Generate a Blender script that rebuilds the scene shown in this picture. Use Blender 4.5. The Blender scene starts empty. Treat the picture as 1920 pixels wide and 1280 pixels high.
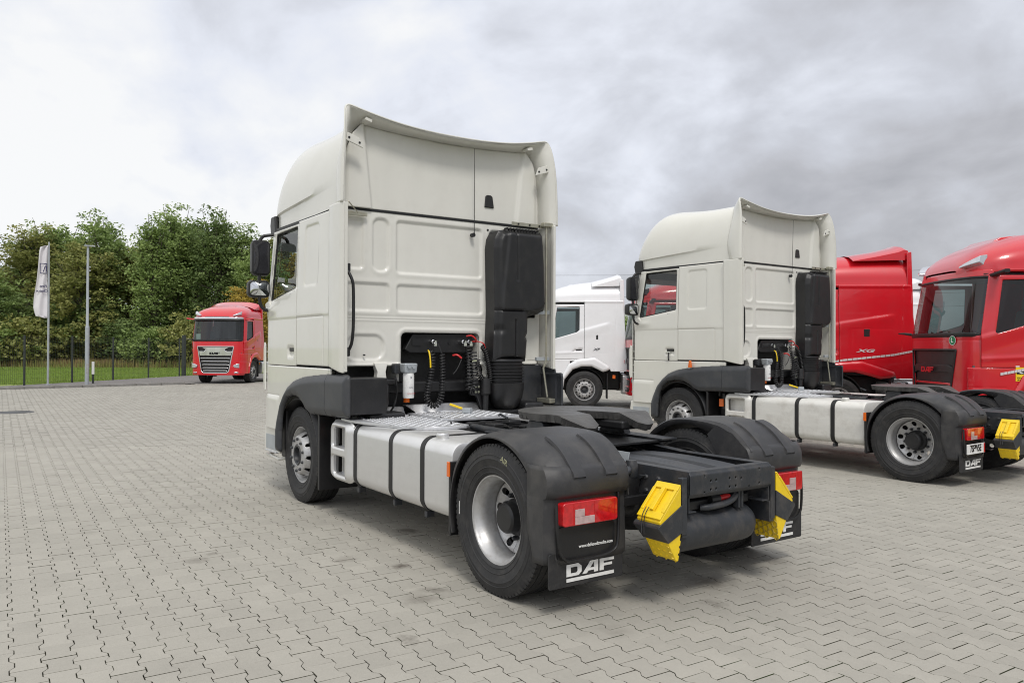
import bpy, bmesh, math, random
import numpy as np
from mathutils import Vector, Matrix
random.seed(7); rng = np.random.default_rng(7)
R = math.radians
S = bpy.context.scene
COL = S.collection
# ------------------------------------------------------------------ camera, sky, sun, exposure
CAM = Vector((-4.3815, 4.1465, 1.6441)); YAW, PIT, ROL = -0.6089, 0.0076, 0.0040; FPX = 1484.08
cam = bpy.data.objects.new('camera', bpy.data.cameras.new('camera')); COL.objects.link(cam)
cam.data.sensor_width = 36; cam.data.lens = FPX / 1920 * 36
cam.data.clip_start = 0.05; cam.data.clip_end = 3000
fw = Vector((math.cos(YAW)*math.cos(PIT), math.sin(YAW)*math.cos(PIT), math.sin(PIT)))
rt = Vector((math.sin(YAW), -math.cos(YAW), 0)); up = rt.cross(fw)
r2 = rt*math.cos(ROL) + up*math.sin(ROL); u2 = -rt*math.sin(ROL) + up*math.cos(ROL)
M = Matrix(((r2.x, u2.x, -fw.x), (r2.y, u2.y, -fw.y), (r2.z, u2.z, -fw.z)))
cam.matrix_world = Matrix.Translation(CAM) @ M.to_4x4()
S.camera = cam
S.view_settings.view_transform = 'Standard'; S.view_settings.look = 'None'
S.view_settings.exposure = 0.0; S.view_settings.gamma = 1.0; S.view_settings.use_curve_mapping = False
S.cycles.use_denoising = True; S.cycles.filter_width = 1.05; S.cycles.pixel_filter_type = 'BLACKMAN_HARRIS'
S.cycles.max_bounces = 8; S.cycles.transparent_max_bounces = 12
SUN_AZ, SUN_EL = R(158), R(54)          # azimuth from +X (truck nose) towards +Y (its left)
w = bpy.data.worlds.new('World'); S.world = w; w.use_nodes = True
nt = w.node_tree; N = nt.nodes; L = nt.links; N.clear()
def nn(t, **k):
    n = N.new(t)
    for a, b in k.items(): setattr(n, a, b)
    return n
def mth(op, a, b=None, clamp=False):
    n = nn('ShaderNodeMath', operation=op, use_clamp=clamp)
    for i, x in enumerate((a, b)):
        if x is None: continue
        if isinstance(x, (int, float)): n.inputs[i].default_value = x
        else: L.new(x, n.inputs[i])
    return n.outputs[0]
sky = nn('ShaderNodeTexSky', sky_type='NISHITA', sun_disc=False, sun_elevation=SUN_EL, sun_rotation=math.pi/2 - SUN_AZ)
sky.air_density = 1.0; sky.dust_density = 2.0
tc = nn('ShaderNodeTexCoord'); sep = nn('ShaderNodeSeparateXYZ'); L.new(tc.outputs['Generated'], sep.inputs[0])
zz = mth('MAXIMUM', sep.outputs[2], 0.0); den = mth('ADD', zz, 0.42)
cx = mth('DIVIDE', sep.outputs[0], den); cy = mth('DIVIDE', sep.outputs[1], den)
cmb = nn('ShaderNodeCombineXYZ'); L.new(cx, cmb.inputs[0]); L.new(cy, cmb.inputs[1])
def wnoise(scale, detail, rough, off, dist=0.0):
    mp = nn('ShaderNodeVectorMath', operation='ADD'); L.new(cmb.outputs[0], mp.inputs[0]); mp.inputs[1].default_value = off
    n = nn('ShaderNodeTexNoise'); L.new(mp.outputs[0], n.inputs['Vector'])
    n.inputs['Scale'].default_value = scale; n.inputs['Detail'].default_value = detail
    n.inputs['Roughness'].default_value = rough; n.inputs['Distortion'].default_value = dist
    return n.outputs['Fac']
n1 = wnoise(1.3, 8, 0.54, (5.5, 5.5, 3), 0.35); n2 = wnoise(4.2, 7, 0.52, (8.3, 5.1, 2), 0.3)
# sun glow through the cloud: brighter towards the sun azimuth, greyer away from it
dt = nn('ShaderNodeVectorMath', operation='DOT_PRODUCT'); L.new(tc.outputs['Generated'], dt.inputs[0])
dt.inputs[1].default_value = (math.cos(SUN_AZ)*0.75, math.sin(SUN_AZ)*0.75, 0.66)
dt2 = nn('ShaderNodeVectorMath', operation='DOT_PRODUCT'); L.new(tc.outputs['Generated'], dt2.inputs[0]); dt2.inputs[1].default_value = (0.75, 0.62, 0.25)
glow = mth('ADD', mth('MULTIPLY', dt2.outputs['Value'], 0.62), 0.47)
v = mth('ADD', glow, mth('MULTIPLY', mth('SUBTRACT', n1, 0.5), 2.1))
v = mth('ADD', v, mth('MULTIPLY', mth('SUBTRACT', n2, 0.5), 1.05))
v = mth('ADD', v, mth('MULTIPLY', mth('SUBTRACT', zz, 0.20), 0.55))
ramp = nn('ShaderNodeValToRGB'); L.new(v, ramp.inputs[0]); e = ramp.color_ramp.elements
e[0].position = -0.0; e[0].color = (0.42, 0.425, 0.455, 1); e[1].position = 1.0; e[1].color = (0.99, 0.995, 1.0, 1)
for p_, c_ in ((0.25, (0.53, 0.535, 0.57, 1)), (0.5, (0.66, 0.68, 0.74, 1)), (0.74, (0.84, 0.87, 0.95, 1))):
    q = e.new(p_); q.color = c_
scl = nn('ShaderNodeMixRGB', blend_type='MULTIPLY'); scl.inputs[0].default_value = 1.0
L.new(ramp.outputs[0], scl.inputs[1]); lum = mth('MULTIPLY', mth('ADD', mth('MULTIPLY', mth('MAXIMUM', dt.outputs['Value'], 0.0), 0.38), 1.0), 10.0); L.new(lum, scl.inputs[2])
mx = nn('ShaderNodeMixRGB'); mx.inputs[0].default_value = 0.93; L.new(sky.outputs[0], mx.inputs[1]); L.new(scl.outputs[0], mx.inputs[2])
bg = nn('ShaderNodeBackground'); bg.inputs[1].default_value = 0.10; L.new(mx.outputs[0], bg.inputs[0])
wo = nn('ShaderNodeOutputWorld'); L.new(bg.outputs[0], wo.inputs[0])
sun = bpy.data.objects.new('sun', bpy.data.lights.new('sun', 'SUN')); COL.objects.link(sun)
sun.data.energy = 1.75; sun.data.angle = R(14); sun.data.color = (1.0, 0.96, 0.90)
sdir = Vector((math.cos(SUN_AZ)*math.cos(SUN_EL), math.sin(SUN_AZ)*math.cos(SUN_EL), math.sin(SUN_EL)))
sun.rotation_euler = sdir.to_track_quat('Z', 'Y').to_euler()

# ------------------------------------------------------------------ materials
def mat(name, col, rough=0.5, metal=0.0, coat=0.0, var=0.12, vs=3.0, bump=0.0, bs=60.0, dirt=None, dirt_amt=0.0, spec=0.5, stretch=None):
    m = bpy.data.materials.new(name); m.use_nodes = True
    t = m.node_tree; n = t.nodes; l = t.links; b = n['Principled BSDF']
    b.inputs['Roughness'].default_value = rough; b.inputs['Metallic'].default_value = metal
    b.inputs['Coat Weight'].default_value = coat; b.inputs['Coat Roughness'].default_value = 0.04
    b.inputs['Specular IOR Level'].default_value = spec
    c = n.new('ShaderNodeTexCoord'); vec = c.outputs['Object']
    if stretch:
        mp = n.new('ShaderNodeMapping'); mp.inputs['Scale'].default_value = stretch; l.new(vec, mp.inputs[0]); vec = mp.outputs[0]
    ns = n.new('ShaderNodeTexNoise'); ns.inputs['Scale'].default_value = vs; ns.inputs['Detail'].default_value = 6; l.new(vec, ns.inputs['Vector'])
    mr = n.new('ShaderNodeMapRange'); mr.inputs[1].default_value = 0.3; mr.inputs[2].default_value = 0.7
    mr.inputs[3].default_value = 1 - var; mr.inputs[4].default_value = 1 + var*0.6; l.new(ns.outputs['Fac'], mr.inputs[0])
    hs = n.new('ShaderNodeHueSaturation'); hs.inputs['Color'].default_value = (*col, 1); l.new(mr.outputs[0], hs.inputs['Value'])
    out = hs.outputs[0]
    if dirt:
        n3 = n.new('ShaderNodeTexNoise'); n3.inputs['Scale'].default_value = vs*2.3; n3.inputs['Detail'].default_value = 9; n3.inputs['Roughness'].default_value = 0.65; l.new(c.outputs['Object'], n3.inputs['Vector'])
        m3 = n.new('ShaderNodeMapRange'); m3.inputs[1].default_value = 0.47; m3.inputs[2].default_value = 0.72; m3.inputs[4].default_value = dirt_amt; l.new(n3.outputs['Fac'], m3.inputs[0])
        mm = n.new('ShaderNodeMixRGB'); l.new(m3.outputs[0], mm.inputs[0]); l.new(out, mm.inputs[1]); mm.inputs[2].default_value = (*dirt, 1); out = mm.outputs[0]
        ra = n.new('ShaderNodeMapRange'); ra.inputs[3].default_value = rough; ra.inputs[4].default_value = min(1, rough+0.3); l.new(m3.outputs[0], ra.inputs[0]); l.new(ra.outputs[0], b.inputs['Roughness'])
    l.new(out, b.inputs['Base Color'])
    if bump:
        nb = n.new('ShaderNodeTexNoise'); nb.inputs['Scale'].default_value = bs; nb.inputs['Detail'].default_value = 4; l.new(vec, nb.inputs['Vector'])
        bp = n.new('ShaderNodeBump'); bp.inputs['Strength'].default_value = bump; bp.inputs['Distance'].default_value = 0.01; l.new(nb.outputs['Fac'], bp.inputs['Height']); l.new(bp.outputs[0], b.inputs['Normal'])
    return m
CREAM = mat('cream_paint', (0.70, 0.69, 0.63), 0.32, coat=0.55, var=0.03, vs=1.2, bump=0.015, bs=3, dirt=(0.42, 0.39, 0.32), dirt_amt=0.10)
CREAMW = mat('cream_cab_rear_paint', (0.72, 0.71, 0.655), 0.40, coat=0.3, var=0.025, vs=2.2, bump=0.02, bs=4, dirt=(0.45, 0.42, 0.36), dirt_amt=0.10, stretch=(1, 2.2, 0.35))
WHITE = mat('white_paint', (0.80, 0.80, 0.81), 0.3, coat=0.5, var=0.03, dirt=(0.5, 0.48, 0.45), dirt_amt=0.08)
RED = mat('red_paint', (0.60, 0.008, 0.018), 0.28, coat=0.9, var=0.05, vs=1.2, dirt=(0.25, 0.05, 0.05), dirt_amt=0.12)
DGREY = mat('dark_grey_plastic', (0.038, 0.041, 0.047), 0.46, var=0.18, vs=2.0, bump=0.12, bs=240, dirt=(0.16, 0.15, 0.13), dirt_amt=0.22)
FENDER = mat('fender_plastic', (0.032, 0.032, 0.034), 0.46, var=0.16, vs=2.2, bump=0.15, bs=260, dirt=(0.15, 0.14, 0.125), dirt_amt=0.30)
BLACK = mat('black_plastic', (0.012, 0.012, 0.013), 0.42, var=0.2, vs=3, bump=0.10, bs=120, dirt=(0.05, 0.047, 0.043), dirt_amt=0.22)
FRAME = mat('frame_paint', (0.030, 0.033, 0.038), 0.45, var=0.2, vs=4, bump=0.12, bs=60, dirt=(0.15, 0.13, 0.11), dirt_amt=0.35)
GREASE = mat('greased_steel', (0.085, 0.082, 0.078), 0.45, metal=0.2, var=0.4, vs=6, bump=0.5, bs=22, dirt=(0.12, 0.115, 0.105), dirt_amt=0.6)
RUBBER = mat('tyre_rubber', (0.020, 0.020, 0.021), 0.68, var=0.25, vs=4, bump=0.25, bs=50, dirt=(0.085, 0.08, 0.072), dirt_amt=0.45)
SEAL = mat('rubber_seal', (0.010, 0.010, 0.011), 0.5)
ALU = mat('brushed_aluminium', (0.74, 0.74, 0.735), 0.36, metal=0.72, var=0.03, vs=2.5, bump=0.03, bs=30, dirt=(0.5, 0.48, 0.45), dirt_amt=0.18, stretch=(1, 1, 8))
ALUDULL = mat('dull_tank_aluminium', (0.70, 0.69, 0.65), 0.5, metal=0.25, var=0.07, vs=3, bump=0.05, bs=40, dirt=(0.45, 0.42, 0.37), dirt_amt=0.5, stretch=(1, 1, 6))
PLATE = mat('tread_plate_aluminium', (0.68, 0.69, 0.71), 0.35, metal=0.6, var=0.10, vs=5, dirt=(0.3, 0.28, 0.25), dirt_amt=0.4)
STEEL = mat('rim_steel', (0.50, 0.50, 0.50), 0.42, metal=0.55, var=0.12, vs=6, bump=0.1, bs=40, dirt=(0.20, 0.16, 0.12), dirt_amt=0.45)
ZINC = mat('zinc_steel', (0.45, 0.44, 0.36), 0.4, metal=0.6, var=0.2, vs=9, dirt=(0.35, 0.25, 0.12), dirt_amt=0.3)
CHROME = mat('chrome', (0.8, 0.8, 0.8), 0.12, metal=1.0, var=0.02)
GALV = mat('galvanised_steel', (0.42, 0.45, 0.47), 0.5, metal=0.35, var=0.12, vs=5)
YELLOW = mat('yellow_plastic', (0.86, 0.60, 0.015), 0.36, var=0.04, vs=8, dirt=(0.42, 0.30, 0.06), dirt_amt=0.30)
YELLOWD = mat('faded_yellow_plastic', (0.48, 0.36, 0.05), 0.5, var=0.15, vs=9, dirt=(0.2, 0.15, 0.05), dirt_amt=0.5)
ORANGE = mat('orange_lens', (0.75, 0.14, 0.01), 0.2, coat=0.5, var=0.05)
LAMPRED = mat('red_lens', (0.55, 0.008, 0.012), 0.12, coat=0.8, var=0.25, vs=30)
LAMPCLR = mat('clear_lens', (0.50, 0.36, 0.35), 0.15, coat=0.8, var=0.2, vs=30)
HEADL = mat('headlamp_lens', (0.60, 0.62, 0.66), 0.15, metal=0.5, coat=1.0, var=0.25, vs=5)
DARKL = mat('dark_headlamp_lens', (0.06, 0.065, 0.075), 0.08, coat=1.0, var=0.5, vs=25)
PRINT = mat('white_print', (0.78, 0.78, 0.76), 0.5, var=0.06, vs=12, dirt=(0.3, 0.3, 0.3), dirt_amt=0.3)
TAPE = mat('reflective_tape', (0.62, 0.60, 0.60), 0.3, var=0.1, vs=20)
BADGE = mat('grey_badge', (0.16, 0.16, 0.17), 0.3, metal=0.5)
NAVY = mat('navy_print', (0.03, 0.03, 0.10), 0.6)
GREEN = mat('green_sticker', (0.01, 0.22, 0.08), 0.4)
REDP = mat('red_plastic', (0.55, 0.02, 0.02), 0.35)
INTER = mat('cab_interior', (0.42, 0.40, 0.36), 0.7, var=0.1)
INTERD = mat('dark_cab_interior', (0.09, 0.09, 0.095), 0.6, var=0.15)
CLOTHC = mat('flag_cloth', (0.72, 0.70, 0.72), 0.85, var=0.05, vs=3)
PAPER = mat('paper', (0.75, 0.78, 0.70), 0.7)
def glass(name, tint=(0.75, 0.82, 0.80), tr=0.72):
    m = bpy.data.materials.new(name); m.use_nodes = True; n = m.node_tree.nodes; l = m.node_tree.links; n.clear()
    o = n.new('ShaderNodeOutputMaterial'); t = n.new('ShaderNodeBsdfTransparent'); t.inputs[0].default_value = (*tint, 1)
    g = n.new('ShaderNodeBsdfGlossy'); g.inputs['Roughness'].default_value = 0.02; g.inputs[0].default_value = (0.9, 0.92, 0.92, 1)
    f = n.new('ShaderNodeFresnel'); f.inputs[0].default_value = 1.52
    gg = n.new('ShaderNodeNewGeometry'); io = n.new('ShaderNodeMath'); io.operation = 'MULTIPLY_ADD'; io.inputs[1].default_value = 1/1.52-1.52; io.inputs[2].default_value = 1.52; l.new(gg.outputs['Backfacing'], io.inputs[0]); l.new(io.outputs[0], f.inputs[0])
    a = n.new('ShaderNodeMath'); a.operation = 'MULTIPLY_ADD'; a.inputs[1].default_value = 0.9; a.inputs[2].default_value = 0.02; a.use_clamp = True
    l.new(f.outputs[0], a.inputs[0])
    nb = n.new('ShaderNodeTexNoise'); nb.inputs['Scale'].default_value = 1.3; c = n.new('ShaderNodeTexCoord'); l.new(c.outputs['Object'], nb.inputs['Vector'])
    bp = n.new('ShaderNodeBump'); bp.inputs['Strength'].default_value = 0.05; l.new(nb.outputs['Fac'], bp.inputs['Height']); l.new(bp.outputs[0], g.inputs['Normal'])
    x = n.new('ShaderNodeMixShader'); l.new(a.outputs[0], x.inputs[0]); l.new(t.outputs[0], x.inputs[1]); l.new(g.outputs[0], x.inputs[2]); l.new(x.outputs[0], o.inputs[0])
    return m
GLASS = glass('window_glass'); GLASSD = glass('tinted_glass', (0.42, 0.50, 0.49))
MIRRORD = mat('dark_reflection_mirror', (0.035, 0.035, 0.04), 0.06, coat=0.4, var=0.3, vs=4)  # upper mirror: a dark reflection put into the glass colour
MIRROR = mat('mirror_glass', (0.7, 0.72, 0.74), 0.02, metal=1.0, var=0.0)

# ------------------------------------------------------------------ mesh helpers
def newobj(name, me, m=None, parent=None, smooth=35, bevel=0.0, bseg=2, solid=0.0):
    if m is not None and not me.materials: me.materials.append(m)
    o = bpy.data.objects.new(name, me); COL.objects.link(o)
    if parent is not None: o.parent = parent
    if smooth:
        me.shade_smooth()
        me.set_sharp_from_angle(angle=R(smooth))
    if solid:
        s = o.modifiers.new('solid', 'SOLIDIFY'); s.thickness = abs(solid); s.offset = -1 if solid > 0 else 1
    if bevel:
        b = o.modifiers.new('bevel', 'BEVEL'); b.width = bevel; b.segments = bseg; b.limit_method = 'ANGLE'; b.angle_limit = R(40)
        b.harden_normals = True
    return o
class MB:
    def __init__(s): s.v = []; s.f = []
    def add(s, vs, fs):
        k = len(s.v); s.v += [tuple(p) for p in vs]; s.f += [tuple(i+k for i in f) for f in fs]; return s
    def box(s, x0, x1, y0, y1, z0, z1, rot=None, piv=None):
        vs = [(x, y, z) for x in (x0, x1) for y in (y0, y1) for z in (z0, z1)]
        if rot is not None:
            c = Vector(piv if piv else ((x0+x1)/2, (y0+y1)/2, (z0+z1)/2)); vs = [tuple(rot @ (Vector(p)-c) + c) for p in vs]
        return s.add(vs, [(0,1,3,2),(4,6,7,5),(0,4,5,1),(2,3,7,6),(0,2,6,4),(1,5,7,3)])
    def prism(s, pts, ax, a, b):
        # pts 2-d in the plane normal to ax, extruded from a to b
        def P(p, t):
            return (t, p[0], p[1]) if ax == 'x' else (p[0], t, p[1]) if ax == 'y' else (p[0], p[1], t)
        n = len(pts); vs = [P(p, a) for p in pts] + [P(p, b) for p in pts]
        return s.add(vs, [tuple(range(n))[::-1], tuple(range(n, 2*n))] + [(i, (i+1) % n, n+(i+1) % n, n+i) for i in range(n)])
    def loft(s, rings, closed=True, caps=True):
        n = len(rings[0]); vs = [p for r in rings for p in r]; fs = []
        for k in range(len(rings)-1):
            for i in range(n if closed else n-1):
                j = (i+1) % n; fs.append((k*n+i, k*n+j, (k+1)*n+j, (k+1)*n+i))
        if caps and closed: fs += [tuple(range(n))[::-1], tuple(range((len(rings)-1)*n, len(rings)*n))]
        return s.add(vs, fs)
    def tube(s, path, r, n=8, caps=True):
        P = [Vector(p) for p in path]; rings = []
        rr = r if isinstance(r, (list, tuple)) else [r]*len(P)
        t = (P[1]-P[0]).normalized(); u = t.orthogonal().normalized()
        for i, p in enumerate(P):
            t = ((P[min(i+1, len(P)-1)]-P[max(i-1, 0)])).normalized()
            u = (u - t*u.dot(t)).normalized(); w_ = t.cross(u)
            rings.append([p + (u*math.cos(a)+w_*math.sin(a))*rr[i] for a in (2*math.pi*k/n for k in range(n))])
        return s.loft(rings, True, caps)
    def lathe(s, prof, c=(0,0,0), ax='y', n=48, closedprof=False):
        # prof: (r, h) along axis
        rings = []
        for k in range(n):
            a = 2*math.pi*k/n; ca, sa = math.cos(a), math.sin(a); ring = []
            for r_, h in prof:
                p = (r_*ca, h, r_*sa) if ax == 'y' else (r_*ca, r_*sa, h) if ax == 'z' else (h, r_*ca, r_*sa)
                ring.append((p[0]+c[0], p[1]+c[1], p[2]+c[2]))
            rings.append(ring)
        m_ = len(prof); vs = [p for r in rings for p in r]; fs = []
        for k in range(n):
            k2 = (k+1) % n
            for i in range(m_ if closedprof else m_-1):
                j = (i+1) % m_; fs.append((k*m_+i, k2*m_+i, k2*m_+j, k*m_+j))
        return s.add(vs, fs)
    def cyl(s, p0, p1, r, n=16): return s.tube([p0, p1], r, n)
    def mesh(s, name='m'):
        me = bpy.data.meshes.new(name); me.from_pydata(s.v, [], s.f); me.update(); return me
    def build(s, name, m, parent=None, smooth=35, bevel=0.0, bseg=2, solid=0.0, fix=True):
        me = s.mesh(name)
        if fix:
            b = bmesh.new(); b.from_mesh(me); bmesh.ops.recalc_face_normals(b, faces=b.faces); b.to_mesh(me); b.free()
        return newobj(name, me, m, parent, smooth, bevel, bseg, solid)
def rbox(name, m, parent, x0, x1, y0, y1, z0, z1, bevel=0.01, seg=2, rot=None):
    return MB().box(x0, x1, y0, y1, z0, z1, rot).build(name, m, parent, bevel=bevel, bseg=seg)
def arc(cx_, cz_, r, a0, a1, n):
    return [(cx_ + r*math.cos(R(a0+(a1-a0)*i/n)), cz_ + r*math.sin(R(a0+(a1-a0)*i/n))) for i in range(n+1)]
def smoothpath(pts, it=2):
    P = [Vector(p) for p in pts]
    for _ in range(it):
        Q = [P[0]]
        for a, b in zip(P, P[1:]): Q += [a*0.75+b*0.25, a*0.25+b*0.75]
        Q.append(P[-1]); P = Q
    return P
def rrect2(x0, x1, y0, y1, r, n=5):
    return arc(x1-r, y1-r, r, 0, 90, n) + arc(x0+r, y1-r, r, 90, 180, n) + arc(x0+r, y0+r, r, 180, 270, n) + arc(x1-r, y0+r, r, 270, 360, n)
# signed distances (numpy)
def sd_rect(u, v, x0, x1, y0, y1, r=0.0):
    qx = np.abs(u-(x0+x1)/2)-(x1-x0)/2+r; qy = np.abs(v-(y0+y1)/2)-(y1-y0)/2+r
    return np.minimum(np.maximum(qx, qy), 0)+np.hypot(np.maximum(qx, 0), np.maximum(qy, 0))-r
def sd_poly(u, v, pts, r=0.0):
    pts = np.array(pts, float); d = np.full(u.shape, 1e9); ins = np.zeros(u.shape, bool); n = len(pts)
    for i in range(n):
        a = pts[i]; b = pts[(i+1) % n]; e_ = b-a; wx, wy = u-a[0], v-a[1]
        t = np.clip((wx*e_[0]+wy*e_[1])/(e_@e_), 0, 1); d = np.minimum(d, np.hypot(wx-e_[0]*t, wy-e_[1]*t))
        c = ((a[1] > v) != (b[1] > v)) & (u < (b[0]-a[0])*(v-a[1])/((b[1]-a[1]) if b[1] != a[1] else 1e-12)+a[0]); ins ^= c
    return np.where(ins, -d, d)-r
def sstep(a, b, x): t = np.clip((x-a)/(b-a), 0, 1); return t*t*(3-2*t)
def groove(d, w_=0.006, depth=0.006):      # channel where |d| is small
    return -depth*np.exp(-(d/w_)**2)
def emboss(d, w_=0.022, depth=0.012, ridge=0.0):  # recess inside d<0
    return -depth*sstep(w_/2, -w_/2, d) + ridge*np.exp(-((d-w_*0.9)/(w_*0.8))**2)
def panel(name, m, parent, u0, u1, v0, v1, step, sdf, height, surf, solid=0.018, vstep=None, smooth=40):
    nu = max(2, int(round((u1-u0)/step))+1); nv = max(2, int(round((v1-v0)/(vstep or step)))+1)
    U, V = np.meshgrid(np.linspace(u0, u1, nu), np.linspace(v0, v1, nv), indexing='ij')
    U = U.ravel().copy(); V = V.ravel().copy()
    idx = np.arange(nu*nv).reshape(nu, nv)
    q = np.stack([idx[:-1, :-1], idx[1:, :-1], idx[1:, 1:], idx[:-1, 1:]], -1).reshape(-1, 4)
    if sdf is not None:
        cu = U[q].mean(1); cv = V[q].mean(1); keep = sdf(cu, cv) < 0
        cnt_all = np.bincount(q.ravel(), minlength=len(U)); q = q[keep]; cnt = np.bincount(q.ravel(), minlength=len(U))
        bd = np.where((cnt > 0) & (cnt < cnt_all))[0]
        for _ in range(3):
            f = sdf(U[bd], V[bd]); h_ = 1e-4
            gx = (sdf(U[bd]+h_, V[bd])-sdf(U[bd]-h_, V[bd]))/(2*h_); gy = (sdf(U[bd], V[bd]+h_)-sdf(U[bd], V[bd]-h_))/(2*h_)
            g = np.maximum(np.hypot(gx, gy), 0.3)**2; f = np.clip(f, -step*1.2, step*1.2)
            U[bd] -= f*gx/g; V[bd] -= f*gy/g
        used = np.unique(q); rem = -np.ones(len(U), int); rem[used] = np.arange(len(used)); q = rem[q]; U = U[used]; V = V[used]
    H = height(U, V) if height is not None else np.zeros_like(U)
    X, Y, Z = surf(U, V, H)
    me = bpy.data.meshes.new(name); me.from_pydata(np.stack([X, Y, Z], 1).tolist(), [], q.tolist()); me.update()
    return newobj(name, me, m, parent, smooth, solid=solid)
def tag(o, label=None, cat=None, group=None, kind=None):
    for k, x in (('label', label), ('category', cat), ('group', group), ('kind', kind)):
        if x: o[k] = x
    return o
def empty(name, loc=(0,0,0), rz=0.0):
    o = bpy.data.objects.new(name, None); o.empty_display_size = 0.2; o.location = loc; o.rotation_euler.z = rz; COL.objects.link(o); return o
def copy_tree(o, parent=None):
    c = o.copy(); COL.objects.link(c)
    if parent is not None: c.parent = parent
    for ch in list(o.children): copy_tree(ch, c)
    return c
def kids(o):
    r = []
    for c in o.children: r += [c] + kids(c)
    return r
FONT = None
def textmesh(txt, size, depth=0.002, bold=0.0, sx=1.0, shear=0.0):
    cu = bpy.data.curves.new('t', 'FONT'); cu.body = txt; cu.size = size; cu.extrude = depth; cu.offset = bold; cu.shear = shear
    cu.align_x = 'CENTER'; cu.align_y = 'CENTER'; cu.resolution_u = 3
    o = bpy.data.objects.new('t', cu); COL.objects.link(o); dg = bpy.context.evaluated_depsgraph_get()
    me = bpy.data.meshes.new_from_object(o.evaluated_get(dg)); bpy.data.objects.remove(o); bpy.data.curves.remove(cu)
    me.materials.clear()
    if sx != 1: me.transform(Matrix.Diagonal((sx, 1, 1, 1)))
    return me
def place_text(name, me, m, parent, origin, xdir, ydir):
    x = Vector(xdir).normalized(); y = Vector(ydir).normalized(); z = x.cross(y)
    Mx = Matrix(((x.x, y.x, z.x, origin[0]), (x.y, y.y, z.y, origin[1]), (x.z, y.z, z.z, origin[2]), (0,0,0,1)))
    me.transform(Mx); return newobj(name, me, m, parent, smooth=0)
def daf_letters(bar=True):
    g = MB(); h = 0.004
    def P(pts): g.prism([(a, b) for a, b in pts], 'z', 0, h)
    o = [(0,0),(1.05,0),(1.32,.26),(1.32,.74),(1.05,1),(0,1)]; i_ = [(.36,.24),(.88,.24),(.97,.34),(.97,.66),(.88,.76),(.36,.76)]
    for k in range(6): P([o[k], o[(k+1)%6], i_[(k+1)%6], i_[k]])
    P([(1.42,0),(1.80,0),(2.46,.94),(2.46,1),(2.12,1)]); P([(2.46,0),(2.82,0),(2.82,1),(2.46,1)])
    P([(1.94,.2),(2.46,.2),(2.46,.42),(2.095,.42)])
    P([(2.98,0),(3.34,0),(3.34,1),(2.98,1)]); P([(3.34,.76),(4.3,.76),(4.3,1),(3.34,1)]); P([(3.34,.36),(4.12,.36),(4.12,.58),(3.34,.58)])
    if bar: P([(0,-.46),(4.3,-.46),(4.3,-.18),(0,-.18)])
    me = g.mesh('letters'); me.transform(Matrix.Translation((-2.15, -0.27 if bar else -0.5, 0))); return me
def daf(name, m, parent, origin, xdir, ydir, width, height, bar=True):
    me = daf_letters(bar); me.transform(Matrix.Diagonal((width/4.3, height/(1.46 if bar else 1.0), 1, 1)))
    return place_text(name, me, m, parent, origin, xdir, ydir)
# ------------------------------------------------------------------ body surface shared by both cab kinds
class Body:
    def __init__(s, foot, xs, tumble=0.03, lean=0.25, zl=1.9):
        P = smoothpath([(a, b, 0) for a, b in foot], 3); s.x = np.array([p.x for p in P]); s.y = np.array([p.y for p in P])
        d = np.r_[0, np.cumsum(np.hypot(np.diff(s.x), np.diff(s.y)))]
        k = int(np.argmin(np.abs(s.x-xs))); s.sig = d - d[k] + s.x[k]; s.c = s.sig[-1]; s.tm = tumble; s.lean = lean; s.zl = zl
        tx = np.gradient(s.x, s.sig); ty = np.gradient(s.y, s.sig); n_ = np.hypot(tx, ty); s.nx = -ty/n_; s.ny = tx/n_
    def at(s, sg, z, h):
        sg = np.clip(sg, s.sig[0], s.c)
        x = np.interp(sg, s.sig, s.x); y = np.interp(sg, s.sig, s.y); nx = -np.interp(sg, s.sig, s.nx)*-1; ny = np.interp(sg, s.sig, s.ny)
        nx = np.interp(sg, s.sig, s.nx); nrm = np.hypot(nx, ny); nx = nx/nrm; ny = ny/nrm
        y0 = y*(1-s.tm*np.maximum(z-2.0, 0)/1.22)
        xl = x - s.lean*np.maximum(z-s.zl, 0)*np.clip((x-4.1)/0.85, 0, 1)
        return xl + nx*h, y0 + ny*h, z
    def side(s, sgn):
        def f(u, v, h):
            x, y, z = s.at(u, v, h); return x, y*sgn, z
        return f
    def front(s):
        def f(t, v, h):
            x, y, z = s.at(s.c-np.abs(t), v, h); return x, y*np.sign(t), z
        return f

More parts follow.
